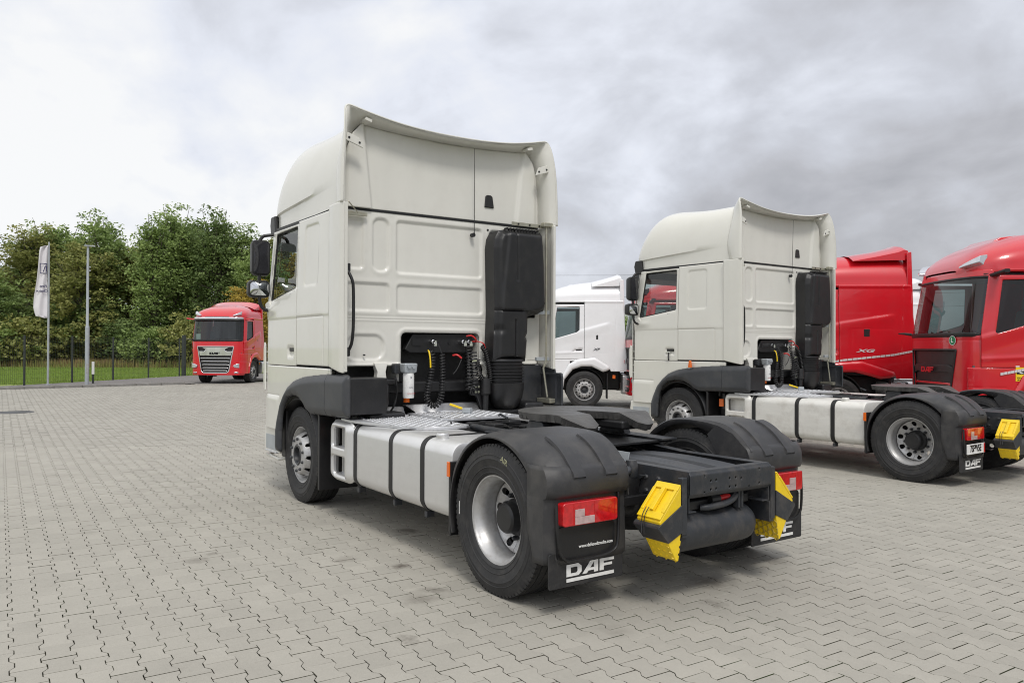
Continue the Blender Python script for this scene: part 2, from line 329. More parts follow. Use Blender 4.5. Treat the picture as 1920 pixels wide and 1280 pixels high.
# ------------------------------------------------------------------ wheels, tank, rear mudguards, chassis (shared)
def tyre_mesh(width=0.30, R0=0.502):
    b = MB(); w2 = width/2; pr = []
    pr += [(0.290, -w2+0.035), (0.300, -w2+0.020), (0.315, -w2+0.012), (0.320, -w2+0.0145), (0.345, -w2+0.008), (0.349, -w2+0.003), (0.355, -w2+0.006), (0.36, -w2+0.004), (0.40, -w2), (0.405, -w2-0.003), (0.412, -w2), (0.43, -w2+0.002), (0.433, -w2-0.001), (0.437, -w2+0.003), (0.45, -w2+0.006), (R0-0.018, -w2+0.016), (R0-0.004, -w2+0.028)]
    nside = len(pr)
    xs = [-0.55, -0.5, -0.2, -0.15, 0.15, 0.2, 0.5, 0.55]
    for i in range(0, 8, 2):
        pr += [(R0, w2*xs[i]-0.002), (R0-0.011, w2*xs[i]+0.001), (R0-0.011, w2*xs[i+1]-0.001), (R0, w2*xs[i+1]+0.002)]
    pr += [(r, -h) for r, h in pr[:nside]][::-1]
    pr += [(0.285, 0.05), (0.285, -0.05)]
    b.lathe(pr, n=96, closedprof=True)
    # shoulder blocks give the tread its serrated edge
    for k in range(80):
        a = 2*math.pi*k/80
        for sg in (-1, 1):
            y0 = sg*(w2-0.022); c, s_ = math.cos(a), math.sin(a); c2, s2 = math.cos(a+0.05), math.sin(a+0.05)
            pts = []
            for (cc, ss) in ((c, s_), (c2, s2)):
                for r_, y_ in ((R0-0.05, y0+sg*0.016), (R0+0.001, y0), (R0+0.001, y0-sg*0.02), (R0-0.05, y0-sg*0.02)):
                    pts.append((r_*cc, y_, r_*ss))
            b.add(pts, [(0,1,5,4), (1,2,6,5), (0,3,2,1), (4,5,6,7)])
    return b
TYRE = tyre_mesh(0.30).mesh('tyre'); TYREF = tyre_mesh(0.32).mesh('tyre_front')
def disc_mesh(prof, rmin, rmax, hole_r, hole_c, nh, name='rim'):
    # polar sheet with real hand holes
    def sdf(u, v):
        k = np.round(u/(2*math.pi/nh)); a = (u-k*2*math.pi/nh)*hole_c
        return hole_r-np.hypot(a, v-hole_c)
    pr = sorted(prof); rr = [p[0] for p in pr]; yy = [p[1] for p in pr]
    def surf(u, v, h): return v*np.cos(u), np.interp(v, rr, yy), v*np.sin(u)
    return panel(name, STEEL, None, -math.pi/nh, 2*math.pi-math.pi/nh, rmin, rmax, 2*math.pi/160, sdf, None, surf, solid=0.008, vstep=0.009)
def make_wheel(kind):
    # local: axle along y, outer face towards +y, y=0 at the outer tyre face
    W = empty('wheel')
    front = kind == 'front'
    def add(name, me_or_mb, m, **k):
        return me_or_mb.build(name, m, W, **k)
    t = newobj('tyre', TYREF if front else TYRE, RUBBER, W, smooth=30); t.location.y = -0.16 if front else -0.15
    y0 = -0.035
    rim = MB().lathe([(0.292, y0-0.008), (0.300, y0), (0.296, y0+0.008), (0.286, y0+0.006), (0.280, y0-0.015), (0.262, y0-0.03), (0.256, y0-0.10), (0.256, y0-0.2), (0.27, y0-0.24)], n=96)
    add('rim', rim, STEEL, smooth=50)
    if front:
        d = disc_mesh([(0.258, y0-0.10), (0.245, y0-0.055), (0.232, y0-0.02), (0.205, y0+0.035), (0.190, y0+0.05), (0.112, y0+0.052)], 0.112, 0.256, 0.0235, 0.228, 10, 'wheel_disc')
        d.parent = W
        nuts = MB()
        for k in range(10):
            a = 2*math.pi*(k+.5)/10; c = (0.1675*math.cos(a), 0.1675*math.sin(a))
            nuts.lathe([(0.0, y0+0.072), (0.010, y0+0.072), (0.015, y0+0.066), (0.0165, y0+0.05)], (c[0], 0, c[1]), n=8)
        add('wheel_nuts', nuts, DGREY, smooth=30)['kind'] = 'stuff'
        add('hub', MB().lathe([(0.0, y0+0.02), (0.06, y0+0.02), (0.075, y0+0.01), (0.085, y0+0.055), (0.10, y0+0.06), (0.112, y0+0.05), (0.112, y0-0.05)], n=40), FRAME, smooth=40)
    else:
        d = disc_mesh([(0.256, y0-0.175), (0.245, y0-0.155), (0.225, y0-0.165), (0.19, y0-0.185), (0.12, y0-0.19)], 0.12, 0.256, 0.029, 0.208, 10, 'wheel_disc')
        d.parent = W
        nuts = MB()
        for k in range(10):
            a = 2*math.pi*(k+.5)/10; c = (0.150*math.cos(a), 0.150*math.sin(a))
            nuts.lathe([(0.0, y0-0.145), (0.010, y0-0.145), (0.016, y0-0.155), (0.018, y0-0.19)], (c[0], 0, c[1]), n=8)
        add('wheel_nuts', nuts, FRAME, smooth=30)['kind'] = 'stuff'
        add('hub', MB().lathe([(0.0, y0-0.055), (0.085, y0-0.055), (0.10, y0-0.07), (0.105, y0-0.13), (0.125, y0-0.15), (0.128, y0-0.20)], n=40), BLACK, smooth=40)
        t2 = newobj('tyre', TYRE, RUBBER, W, smooth=0); t2.location.y = -0.15-0.345
    return W
WF = make_wheel('front'); WR = make_wheel('rear')
def put_wheel(kind, parent, x, y, sgn):
    c = copy_tree(WF if kind == 'front' else WR); c.parent = parent
    c.location = (x, y*sgn, 0.5); c.rotation_euler = (0, random.uniform(0, 6), 0) if sgn > 0 else (0, random.uniform(0, 6), math.pi)
    return c
def mudguard(parent, sgn, m=None):
    """rear mudguard with its lamp panel, one continuous sheet from front edge to rear seam"""
    m = m or FENDER
    g = empty('mudguard'); g.parent = parent
    Po = [(.565,.30),(.565,.60),(.55,.78),(.45,.90),(.36,.985),(.22,1.06),(.10,1.085),(-.10,1.090),(-.32,1.082),(-.43,1.05),(-.53,.985),(-.595,.92),(-.625,.885)]
    Po = [(p.x, p.y) for p in smoothpath([(a, b, 0) for a, b in Po], 2)]
    def arch(p, r=0.545):
        a = math.atan2(p[1]-.5, p[0]); q = (r*math.cos(a), .5+r*math.sin(a))
        return q if math.hypot(p[0], p[1]-.5) > r else p
    rings = []
    for p in Po:
        q = arch(p, 0.542); ln = math.hypot(p[0]-q[0], p[1]-q[1]); lp = lambda t: (p[0]+(q[0]-p[0])*t, p[1]+(q[1]-p[1])*t)
        hi = max(0.0, (p[1]-.95)/.13)
        cr = [(.60, lp(1)), (.60, lp(.2)), (.62, lp(0)), (.85, lp(0)), (1.08-.05*hi, lp(0)), (1.10-.04*hi, lp(.03*hi)), (1.17-.01*hi, lp(.08+.20*hi)), (1.21, lp(.20+.28*hi)), (1.238, lp(.45+.22*hi)), (1.250, lp(.8)), (1.250, lp(1)), (1.22, lp(1.0))]
        rings.append([(c[0], y*sgn, c[1]) for y, c in cr])
    MB().loft(rings, closed=False).build('guard_top', m, g, smooth=28, solid=0.006)
    # rear section: leans down to the lamp panel
    prof = [(-.600,.925),(-.628,.895),(-.650,.845),(-.655,.77),(-.640,.735),(-.615,.725),(-.612,.54),(-.618,.37),(-.612,.33)]
    rings = []
    for (x, z) in prof:
        t = (.895-z)/.57
        e_ = 1.252
        rings.append([(-.42, .60*sgn, z), (x+.03, .60*sgn, z), (x, .64*sgn, z), (x, 1.15*sgn, z), (x+.012, 1.20*sgn, z), (x+.05, e_*sgn, z), (x+.12+.10*max(0,1-abs(t-.35)*1.5), (e_+.004)*sgn, z), (-.40-.06*(t>0.8), (e_+.002)*sgn, z)])
    MB().loft(rings, closed=False).build('lamp_panel', m, g, smooth=50, solid=0.006)
    MB().prism([(-.30,1.05),(-.46,1.01),(-.59,.90),(-.62,.70),(-.45,.66),(-.22,.98)], 'y', *sorted((.598*sgn, .606*sgn))).build('inner_cheek', m, g, smooth=0)
    for yy in (.78, 1.04):     # clips over the seam
        cl = [p for p in Po if p[0] < -.36][:-1]+[(-.640,.872),(-.652,.845)]
        r_ = [[(x+.004, (yy-.050)*sgn, z-.004), (x-.009, (yy-.045)*sgn, z+.011), (x-.009, (yy+.045)*sgn, z+.011), (x+.004, (yy+.050)*sgn, z-.004)] for x, z in cl]
        MB().loft(r_, closed=False).build('clip', m, g, smooth=30)
    MB().prism(rrect2(.64, 1.24, .185, .40, .015) if sgn > 0 else rrect2(-1.24, -.64, .185, .40, .015), 'x', -.608, -.598).build('mud_flap', RUBBER, g, bevel=0.003)
    # tail lamp: red lens with a clear L
    L_ = lambda a, b: (min(a*sgn, b*sgn), max(a*sgn, b*sgn))
    y0, y1 = L_(.735, 1.175)
    lens = MB().prism(rrect2(y0, y1, .565, .710, .02), 'x', -.665, -.60).build('tail_lamp', LAMPRED, g, bevel=0.008, bseg=3)
    a, b = L_(.93, 1.085); MB().box(-.6695, -.6655, a, b, .572, .618).build('reversing_lens', LAMPCLR, lens, bevel=0.002)
    a, b = L_(1.01, 1.085); MB().box(-.6695, -.6655, a, b, .6185, .665).build('reversing_lens', LAMPCLR, lens, bevel=0.002)
    for yy in (.76, .925, 1.09): MB().box(-.667, -.6655, *L_(yy, yy+.004), .572, .70).build('lens_rib', REDP, lens)
    ra, rb = L_(.725, 1.185); MB().prism(rrect2(ra, rb, .355, .555, .03), 'x', -.6225, -.60).build('lamp_recess', BLACK, g)
    MB().tube(smoothpath([(-.63, .70*sgn, .73), (-.645, .71*sgn, .45), (-.645, .74*sgn, .355), (-.645, 1.0*sgn, .345), (-.645, 1.17*sgn, .355), (-.64, 1.2*sgn, .5), (-.63, 1.2*sgn, .7)], 2), .010, 6).build('panel_rim', BLACK, g, smooth=60)
    # front side strip with its marker
    MB().box(.545, .575, *L_(1.06, 1.245), .29, .82).build('front_flap', BLACK, g, bevel=0.005)
    MB().box(.545, .585, *L_(1.246, 1.258), .71, .82).build('marker_lamp', ORANGE, g, bevel=0.006)
    return g
def tank(parent, sgn, x0, x1, m, steps=True):
    t = empty('fuel_tank'); t.parent = parent
    y0, y1, z0, z1 = .56, 1.20, .375, .945
    def ring(x, s_=0.0):
        r_ = 0.10; return [(x, a*sgn, b) for a, b in rrect2(y0+s_, y1-s_, z0+s_, z1-s_, r_, 7)]
    xs = x1-.50 if steps else x1
    MB().loft([ring(x0, .03), ring(x0+.008, .008), ring(x0+.03, 0), ring(xs, 0)]).build('tank_body', m, t, smooth=40)
    for xx in np.linspace(x0+.02, xs, 4)[1:-1]: pass
    if steps:
        # cast step box ahead of the tank: frame with two recesses
        f = MB(); xa, xb = xs+.003, x1
        f.loft([ring(xs+.003, 0.0), ring(xs+.05, 0.0)], caps=True)
        def outer(u, v): return sd_rect(u, v, xa+.045, xb, z0+.03, z1-.01, .07)
        def sdf(u, v): return np.maximum(outer(u, v), -np.minimum(sd_rect(u, v, xa+.12, xb-.06, .70, .88, .02), sd_rect(u, v, xa+.12, xb-.06, .45, .63, .02)))
        f.build('step_side', m, t, smooth=40)
        panel('step_frame', m, t, xa+.045, xb, z0+.03, z1-.01, .012, sdf, lambda u, v: -.05*sstep(.06, 0, -outer(u, v)), lambda u, v, h: (u, (y1-.002+h)*sgn, v), solid=0.05)
        for z_ in (.70, .45): MB().box(xa+.10, xb-.04, *sorted(((y1-.16)*sgn, (y1-.012)*sgn)), z_-.012, z_).build('step_tread', PLATE, t, bevel=0.003)
        MB().box(xa+.07, xb-.02, *sorted(((y0)*sgn, (y1-.075)*sgn)), z0+.03, z1-.03).build('step_back', m, t, bevel=0.01)
    for xx in (x0+.45, x0+1.0, xs-.01):
        b = MB(); P = rrect2(y0-.006, y1+.006, z0-.006, z1+.006, .106, 7)
        Q = rrect2(y0-.0, y1+.0, z0-.0, z1+.0, .10, 7)
        b.loft([[(xx-.03, a*sgn, c) for a, c in Q], [(xx-.03, a*sgn, c) for a, c in P], [(xx+.03, a*sgn, c) for a, c in P], [(xx+.03, a*sgn, c) for a, c in Q]], caps=False)
        b.build('strap', SEAL, t, smooth=40)
        MB().box(xx-.02, xx+.02, *sorted((1.10*sgn, 1.17*sgn)), .325, .37).build('strap_bolt', FRAME, t, bevel=0.004)
    cap = MB().lathe([(0, .985), (.045, .985), (.05, .975), (.05, .955), (.042, .94), (.042, .90)], (x0+.33, 1.09*sgn, 0), 'z', 24).build('filler_cap', BLACK if m is ALUDULL else ALU, t, smooth=40)
    return t
def chassis(T, cabend=2.7, alum=ALU, both=True, detail=True):
    for s_ in (1, -1):
        b = MB(); zt = [(-.945,.868),(-.2,.868),(.25,.90),(.9,.93),(4.5,.93)]
        for (xa, za), (xb, zb) in zip(zt, zt[1:]):
            for (ya, yb, k) in ((.388, .396, 0), (.325, .388, 1), (.325, .388, 2)):
                if k == 0: b.add([(xa, ya*s_, za-.26), (xa, yb*s_, za-.26), (xa, yb*s_, za), (xa, ya*s_, za), (xb, ya*s_, zb-.26), (xb, yb*s_, zb-.26), (xb, yb*s_, zb), (xb, ya*s_, zb)], [(0,1,2,3),(4,7,6,5),(0,4,5,1),(1,5,6,2),(2,6,7,3),(3,7,4,0)])
                else:
                    o_ = 0 if k == 1 else -.252
                    b.add([(xa, ya*s_, za-.008+o_), (xa, yb*s_, za-.008+o_), (xa, yb*s_, za+o_), (xa, ya*s_, za+o_), (xb, ya*s_, zb-.008+o_), (xb, yb*s_, zb-.008+o_), (xb, yb*s_, zb+o_), (xb, ya*s_, zb+o_)], [(0,1,2,3),(4,7,6,5),(0,4,5,1),(1,5,6,2),(2,6,7,3),(3,7,4,0)])
        rail = b.build('frame_rail', FRAME, T, smooth=30, bevel=0.003)
        bolts = MB()
        for i in range(16):
            x_ = -.80+i*.115+random.uniform(-.01, .01)
            if i in (5, 9): continue
            for z_ in ((.79, .70) if i % 3 else (.74,)):
                bolts.lathe([(0, .412), (.013, .41), (.018, .398), (.018, .39)], (x_, 0, z_), n=6) if s_ > 0 else bolts.lathe([(0, -.412), (.013, -.41), (.018, -.398), (.018, -.39)], (x_, 0, z_), n=6)
        bolts.build('frame_bolts', FRAME, rail, smooth=0)['kind'] = 'stuff'
        MB().tube([(-.05, .46*s_, .36), (1.5, .44*s_, .62), (1.9, .43*s_, .62)], .022, 6).build('torque_rod', FRAME, T)
        MB().lathe([(0, .52), (.10, .53), (.135, .58), (.14, .66), (.125, .70), (.14, .75), (.12, .82), (0, .83)], (-.42, .50*s_, 0), 'z', 24).build('air_bellow', BLACK, T, smooth=60)
        MB().cyl((.12, .52*s_, .42), (.22, .52*s_, .90), .035, 12).build('shock_absorber', FRAME, T)
    # rear cross member with folded flanges and a real row of holes
    holes = [(-.27,.742),(-.27,.838),(-.165,.73),(-.085,.79),(.03,.80),(.03,.745),(-.03,.80),(-.03,.745),(.16,.80),(.16,.745),(.21,.80),(.21,.745),(.27,.835),(.27,.73)]
    def sdf(u, v):
        d = sd_rect(u, v, -.398, .398, .700, .866, .012)
        for a, b_ in holes: d = np.maximum(d, .0085-np.hypot(u-a, v-b_))
        return d
    panel('rear_cross_member', FRAME, T, -.40, .40, .695, .87, .006, sdf, lambda u, v: -.02*sstep(.03, 0, v-.70)-.014*sstep(.02, 0, .862-v), lambda u, v, h: (-.962-h, u, v), solid=-0.008)
    MB().box(-.94, -.88, -.36, .36, .858, .866).build('member_flange', FRAME, T, bevel=0.002)
    for x_ in (1.35, 2.1, 2.9, 3.6): MB().box(x_, x_+.09, -.385, .385, .70, .90).build('cross_member', FRAME, T, bevel=0.01)
    # axle, differential, propeller shaft
    MB().cyl((0, -.95, .5), (0, .95, .5), .075, 20).build('rear_axle', FRAME, T, smooth=40)
    MB().lathe([(0, -.25), (.12, -.24), (.2, -.12), (.22, 0), (.2, .1), (.12, .26), (.06, .34), (0, .34)], (0, 0, .5), 'x', 28).build('differential', FRAME, T, smooth=50)
    MB().cyl((.3, 0, .5), (2.6, 0, .66), .055, 14).build('propeller_shaft', FRAME, T, smooth=40)
    MB().cyl((3.8, -.95, .47), (3.8, .95, .47), .06, 14).build('front_axle', FRAME, T, smooth=40)
    MB().box(2.75, 4.4, -.42, .42, .45, 1.02).build('engine', BLACK, T, bevel=0.04)
    MB().loft([[(x_, a, c) for a, c in rrect2(-k, k, .66-k*1.1, .66+k*.6, .08, 3)] for x_, k in ((1.75, .16), (2.0, .26), (2.45, .30), (2.74, .34))]).build('gearbox_light_block', BLACK, T, smooth=40)  # gearbox volume added to keep side light from under the truck
    MB().box(.62, 1.70, -.34, .34, .46, .80).build('underbody_light_block', BLACK, T, bevel=0.03)  # added unseen block between the rails, deepens the shadow below
    MB().box(.62, 2.7, .40, .54, .42, .86).build('tank_gap_light_block', BLACK, T, bevel=0.02)  # added filler between rail and tank, shuts out light
    # air tank slung across the tail
    MB().lathe([(0, -.33), (.06, -.33), (.10, -.315), (.122, -.28), (.127, -.24), (.127, .38), (.122, .42), (.10, .455), (.06, .47), (0, .47)], (-.80, 0, .462), 'y', 32).build('air_reservoir', FRAME, T, smooth=50)
    MB().box(-.86, -.55, -.29, .40, .60, .66).build('tail_bracket', BLACK, T, bevel=0.01)
    MB().tube(smoothpath([(-.86, .2, .61), (-.90, .15, .615), (-.90, -.05, .625), (-.88, -.15, .68)], 2), .022, 8).build('tail_pipe', FRAME, T, smooth=60)
    MB().cyl((-.87, .03, .655), (-.87, -.07, .66), .018, 10).build('red_coupling', REDP, T)
    MB().cyl((-.87, .12, .655), (-.87, .035, .655), .03, 10).build('coupling_body', BLACK, T)
    for y_ in (-.11, -.14): MB().box(-.91, -.86, y_-.035, y_-.015, .58, .72).build('tail_hanger', FRAME, T, bevel=0.006)
    # exhaust silencer on the far side, air tank under it
    MB().loft([[(x_, a, c) for a, c in rrect2(-1.18, -.50, .36, .93, .09, 5)] for x_ in (1.25, 2.45)]).build('silencer', alum, T, smooth=40)
    if detail:
        MB().lathe([(0, 1.3), (.10, 1.31), (.13, 1.36), (.13, 2.1), (.10, 2.14), (0, 2.15)], (0, 0, .78), 'x', 24).build('air_reservoir', FRAME, T, smooth=50)
        hose = MB()
        for k in range(14):
            y_ = random.uniform(-.3, .42); z_ = random.uniform(.86, .965); x_ = random.uniform(.9, 1.2)
            hose.tube(smoothpath([(x_, y_, z_), (x_+.3, y_+random.uniform(-.12, .12), z_+random.uniform(-.03, .04)), (x_+.6, y_+random.uniform(-.1, .1), z_), (x_+.95, y_+random.uniform(-.08, .08), z_-.02)], 2), random.uniform(.007, .015), 6)
        hose.build('air_hose', BLACK, T, smooth=60)['kind'] = 'stuff'
        for k, (xa, ya, za, sx, sy, sz) in enumerate([(1.25,.30,.90,.16,.10,.09),(1.55,-.1,.88,.12,.14,.10),(1.15,.05,.90,.10,.10,.07),(1.7,.25,.88,.14,.08,.07),(1.4,-.32,.9,.18,.1,.06)]):
            MB().box(xa, xa+sx, ya, ya+sy, za, za+sz).build('valve_block', BLACK, T, bevel=0.012)
        MB().cyl((1.0, .43, .94), (1.55, .43, .945), .028, 12).build('cable_conduit', FRAME, T, smooth=50)
        hz = MB()
        for (y_, z_) in ((-.25, .84), (-.21, .86), (-.30, .83)):
            hz.tube(smoothpath([(.75, y_+.2, z_), (.45, y_+.05, z_+.03), (.1, y_, z_+.01), (-.05, y_-.05, z_-.10)], 2), .012, 6)
        hz.build('air_hose', BLACK, T, smooth=60)
    # black ribbed cover between the rails
    def cov(u, v):
        h = .02*sstep(.0, .05, .30-np.abs(v))+.030*np.cos((u+.35)/.5*1.2)
        for y_, w_ in ((.14, .10), (-.14, .10)): h = h + .036*sstep(w_+.02, w_-.01, np.abs(v-y_))*sstep(-.84, -.79, u)
        h = h + .003*(np.sin(u*150)*np.sin(v*140) > .55)*((np.hypot((u+.55)/.10, (v-.14)/.07) < 1) | (np.hypot((u+.55)/.10, (v+.14)/.07) < 1))
        return h
    panel('frame_cover', DGREY, T, -.86, .10, -.30, .30, .012, lambda u, v: sd_rect(u, v, -.855, .09, -.285, .285, .04), cov, lambda u, v, h: (u, v, .778+h), solid=0.02)
    MB().box(-.86, -.5, -.30, .30, .72, .765).build('cover_tray', BLACK, T, bevel=0.01)
    # fifth wheel
    F5 = empty('fifth_wheel'); F5.parent = T
    A = [(.62+.49*math.cos(R(a)), .49*math.sin(R(a))) for a in range(-118, 119, 6)]
    P = A + [(.27,.45),(.10,.345),(.085,.27),(.13,.20),(.45,.10),(.60,.035),(.60,-.035),(.45,-.10),(.13,-.20),(.085,-.27),(.10,-.345),(.27,-.45)]
    def h5(u, v):
        return -.42*np.maximum(0, .29-u) - .30*np.maximum(0, .012-(-sd_poly(u, v, P))) - .06*np.maximum(0, .50-(u-.02))*(np.abs(v) < .2)*0
    panel('coupling_plate', GREASE, F5, .05, 1.13, -.52, .52, .014, lambda u, v: sd_poly(u, v, P), h5, lambda u, v, h: (u, v, 1.135+h), solid=0.06, smooth=0)
    for s_ in (1, -1):
        MB().prism([(.45,.93),(.78,.93),(.70,1.07),(.53,1.07)], 'y', *sorted((.36*s_, .44*s_))).build('plate_bearing', FRAME, F5, bevel=0.01)
        MB().box(.22, .80, *sorted((.12*s_, .32*s_)), 1.0, 1.07).build('plate_rib', BLACK, F5, bevel=0.02)
        MB().box(.0, 1.25, *sorted((.34*s_, .50*s_)), .925, .94).build('mounting_angle', FRAME, F5, bevel=0.003)
    MB().box(.05, 1.15, -.5, .5, .905, .924).build('mounting_plate', BLACK, F5, bevel=0.004)
    MB().tube([(1.02, .42, 1.06), (1.08, .46, 1.09), (1.03, .50, 1.085)], .010, 6).build('release_handle', FRAME, F5)
    # dropped side valve and chock brackets at the tail
    MB().tube(smoothpath([(-.62, .66, .84), (-.60, .60, .84), (-.56, .55, .85), (-.52, .52, .83), (-.5, .46, .80)], 2), .026, 10).build('gear_pipe', FRAME, T, smooth=60)
    MB().lathe([(0, .90), (.035, .90), (.038, .885), (.045, .87), (.045, .80), (.03, .78), (0, .78)], (-.52, .485, 0), 'z', 20).build('level_valve', FRAME, T, smooth=40)
    MB().box(-.44, -.32, .43, .438, .86, .94, rot=Matrix.Rotation(.3, 3, 'X')).build('white_bracket', GALV, T, bevel=0.002)
    for s_ in (1, -1):
        MB().box(-.950, -.905, *sorted((.412*s_, .458*s_)), .48, .835).build('tail_post', FRAME, T, bevel=0.006)
        MB().box(-.944, -.66, *sorted((.404*s_, .45*s_)), .46, .60).build('chock_plate', FRAME, T, bevel=0.006)
        MB().box(-.60, -.56, *sorted((.40*s_, .95*s_)), .62, .68).build('guard_arm', BLACK, T, bevel=0.008)
        MB().prism([(-.30,.62),(-.24,.62),(-.52,.80),(-.58,.80)], 'y', *sorted((.40*s_, .42*s_))).build('guard_brace', FRAME, T, bevel=0.004)

def wheel_chock(root, sgn):
    # truck-frame geometry: hangs tip-down in its black holder
    o_ = Vector((-.85, .52*sgn, .56))
    prof = [(.468,.790),(.655,.585),(.648,.560),(.512,.330),(.500,.330),(.468,.50)]
    def loc(p): return (p[0]-o_.x, p[1]-o_.y, p[2]-o_.z)
    ch = empty('wheel_chock', o_)
    b = MB(); hi = .10
    vs0 = [loc((-.95, y*sgn, z)) for y, z in prof]; vs1 = [loc((-.75, y*sgn, z)) for y, z in prof]
    b.add(vs0+vs1, [tuple(range(6)), tuple(range(6, 12))[::-1]]+[(i, (i+1) % 6, 6+(i+1) % 6, 6+i) for i in range(6)])
    body = b.build('chock_body', YELLOW, ch, bevel=0.006, bseg=2)
    # raised handle grip and wells on the steep face
    d = Vector((0, (.655-.468)*sgn, .585-.790)); L5 = d.length; d.normalize(); nrm = Vector((0, .740*sgn, .672)).normalized()
    def onface(u, v, h):     # u along x 0..0.2, v down the face, h out
        p = Vector((-.95+u, .468*sgn, .790)) + d*v + nrm*h; return loc(p)
    def fbox(name, m, u0, u1, v0, v1, h0, h1, par=body, bev=.003):
        q = MB(); q.add([onface(u, v, h) for u in (u0, u1) for v in (v0, v1) for h in (h0, h1)], [(0,1,3,2),(4,6,7,5),(0,4,5,1),(2,3,7,6),(0,2,6,4),(1,5,7,3)])
        return q.build(name, m, par, bevel=bev)
    fbox('face_rim', YELLOW, .0, .20, .0, .045, .0, .012); fbox('face_rim', YELLOW, .0, .20, .215, .265, .0, .014)
    fbox('face_rim', YELLOW, .0, .022, .0455, .2145, .0, .016); fbox('face_rim', YELLOW, .178, .20, .0455, .2145, .0, .016)
    fbox('grip', YELLOW, .085, .115, .0455, .2145, .004, .03)
    # honeycomb on the inner side
    hb = MB(); 
    for i in range(5):
        for j in range(4):
            c = (-.93+.04*i+.0, .345+.045*j+(.022 if i % 2 else 0)-.0)
            if c[1] > .47: continue
            pts = [(c[0]+.021*math.cos(R(60*k+30))*.95, c[1]+.024*math.sin(R(60*k+30))) for k in range(7)]
            hb.tube([loc((x_, (.499-.002-.18*max(0, z_-.33)*1.0)*sgn, z_)) for x_, z_ in pts], .004, 4, caps=False)
    hb.build('honeycomb', YELLOWD if sgn < 0 else YELLOW, body, smooth=0)['kind'] = 'stuff'
    ribs = MB()
    for i in range(4):
        for j in range(5):
            y_ = .52+.022*j; z_ = .345+.038*j
            ribs.add([loc((-.945+i*.05, (y_+.004)*sgn, z_)), loc((-.915+i*.05, (y_+.004)*sgn, z_)), loc((-.93+i*.05, (y_+.014)*sgn, z_+.006)), loc((-.93+i*.05, (y_+.0)*sgn, z_+.02))], [(0,1,2),(0,2,3),(1,3,2)])
    ribs.build('grip_teeth', YELLOW, body, smooth=0)['kind'] = 'stuff'
    wire = MB()
    for du in (.0, .022): wire.tube([onface(.13+du, .20, .02), onface(.13+du, .235, .02), onface(.12+du, .262, .024), onface(.12+du, .30, .0), onface(.10+du, .36, -.03)], .0028, 5)
    wire.build('retaining_wire', SEAL, body, smooth=0)
    ch.parent = None
    return ch, o_
def chock_holder(T, sgn):
    pr = [(.462,.672),(.668,.560),(.672,.545),(.585,.448),(.462,.50)]
    b = MB(); vs0 = [(-.957, y*sgn, z) for y, z in pr]; vs1 = [(-.735, y*sgn, z) for y, z in pr]
    b.add(vs0+vs1, [tuple(range(5)), tuple(range(5, 10))[::-1]]+[(i, (i+1) % 5, 5+(i+1) % 5, 5+i) for i in range(5)])
    b.build('chock_holder', FRAME, T, bevel=0.004)
# ------------------------------------------------------------------ the high-roof cream tractor
XB = Body([(2.0,1.22),(4.30,1.22),(4.66,1.218),(4.87,1.185),(4.98,1.06),(5.05,.80),(5.09,.4),(5.10,0)], 4.0, lean=0.20, zl=2.15)
def seat(parent, x, y):
    s = MB().loft([[(x+dx, y+a, .0+b) for a, b in rrect2(-.24, .24, 1.55, 1.70, .05, 3)] for dx in (0, .5)]).build('seat', INTERD, parent, smooth=50)
    MB().loft([[(x+dx-.12*k, y+a*(1-.1*k), 1.66+k*.68) for a, dx in ((-.24,0),(.24,0),(.24,.12),(-.24,.12))] for k in (0, .5, 1)]).build('seat_back', INTERD, s, smooth=50, bevel=0.03)
    MB().loft([[(x-.14+dx, y+a, b) for a, b in rrect2(-.14, .14, 2.35, 2.55, .04, 3)] for dx in (0, .09)]).build('headrest', INTERD, s, smooth=50)
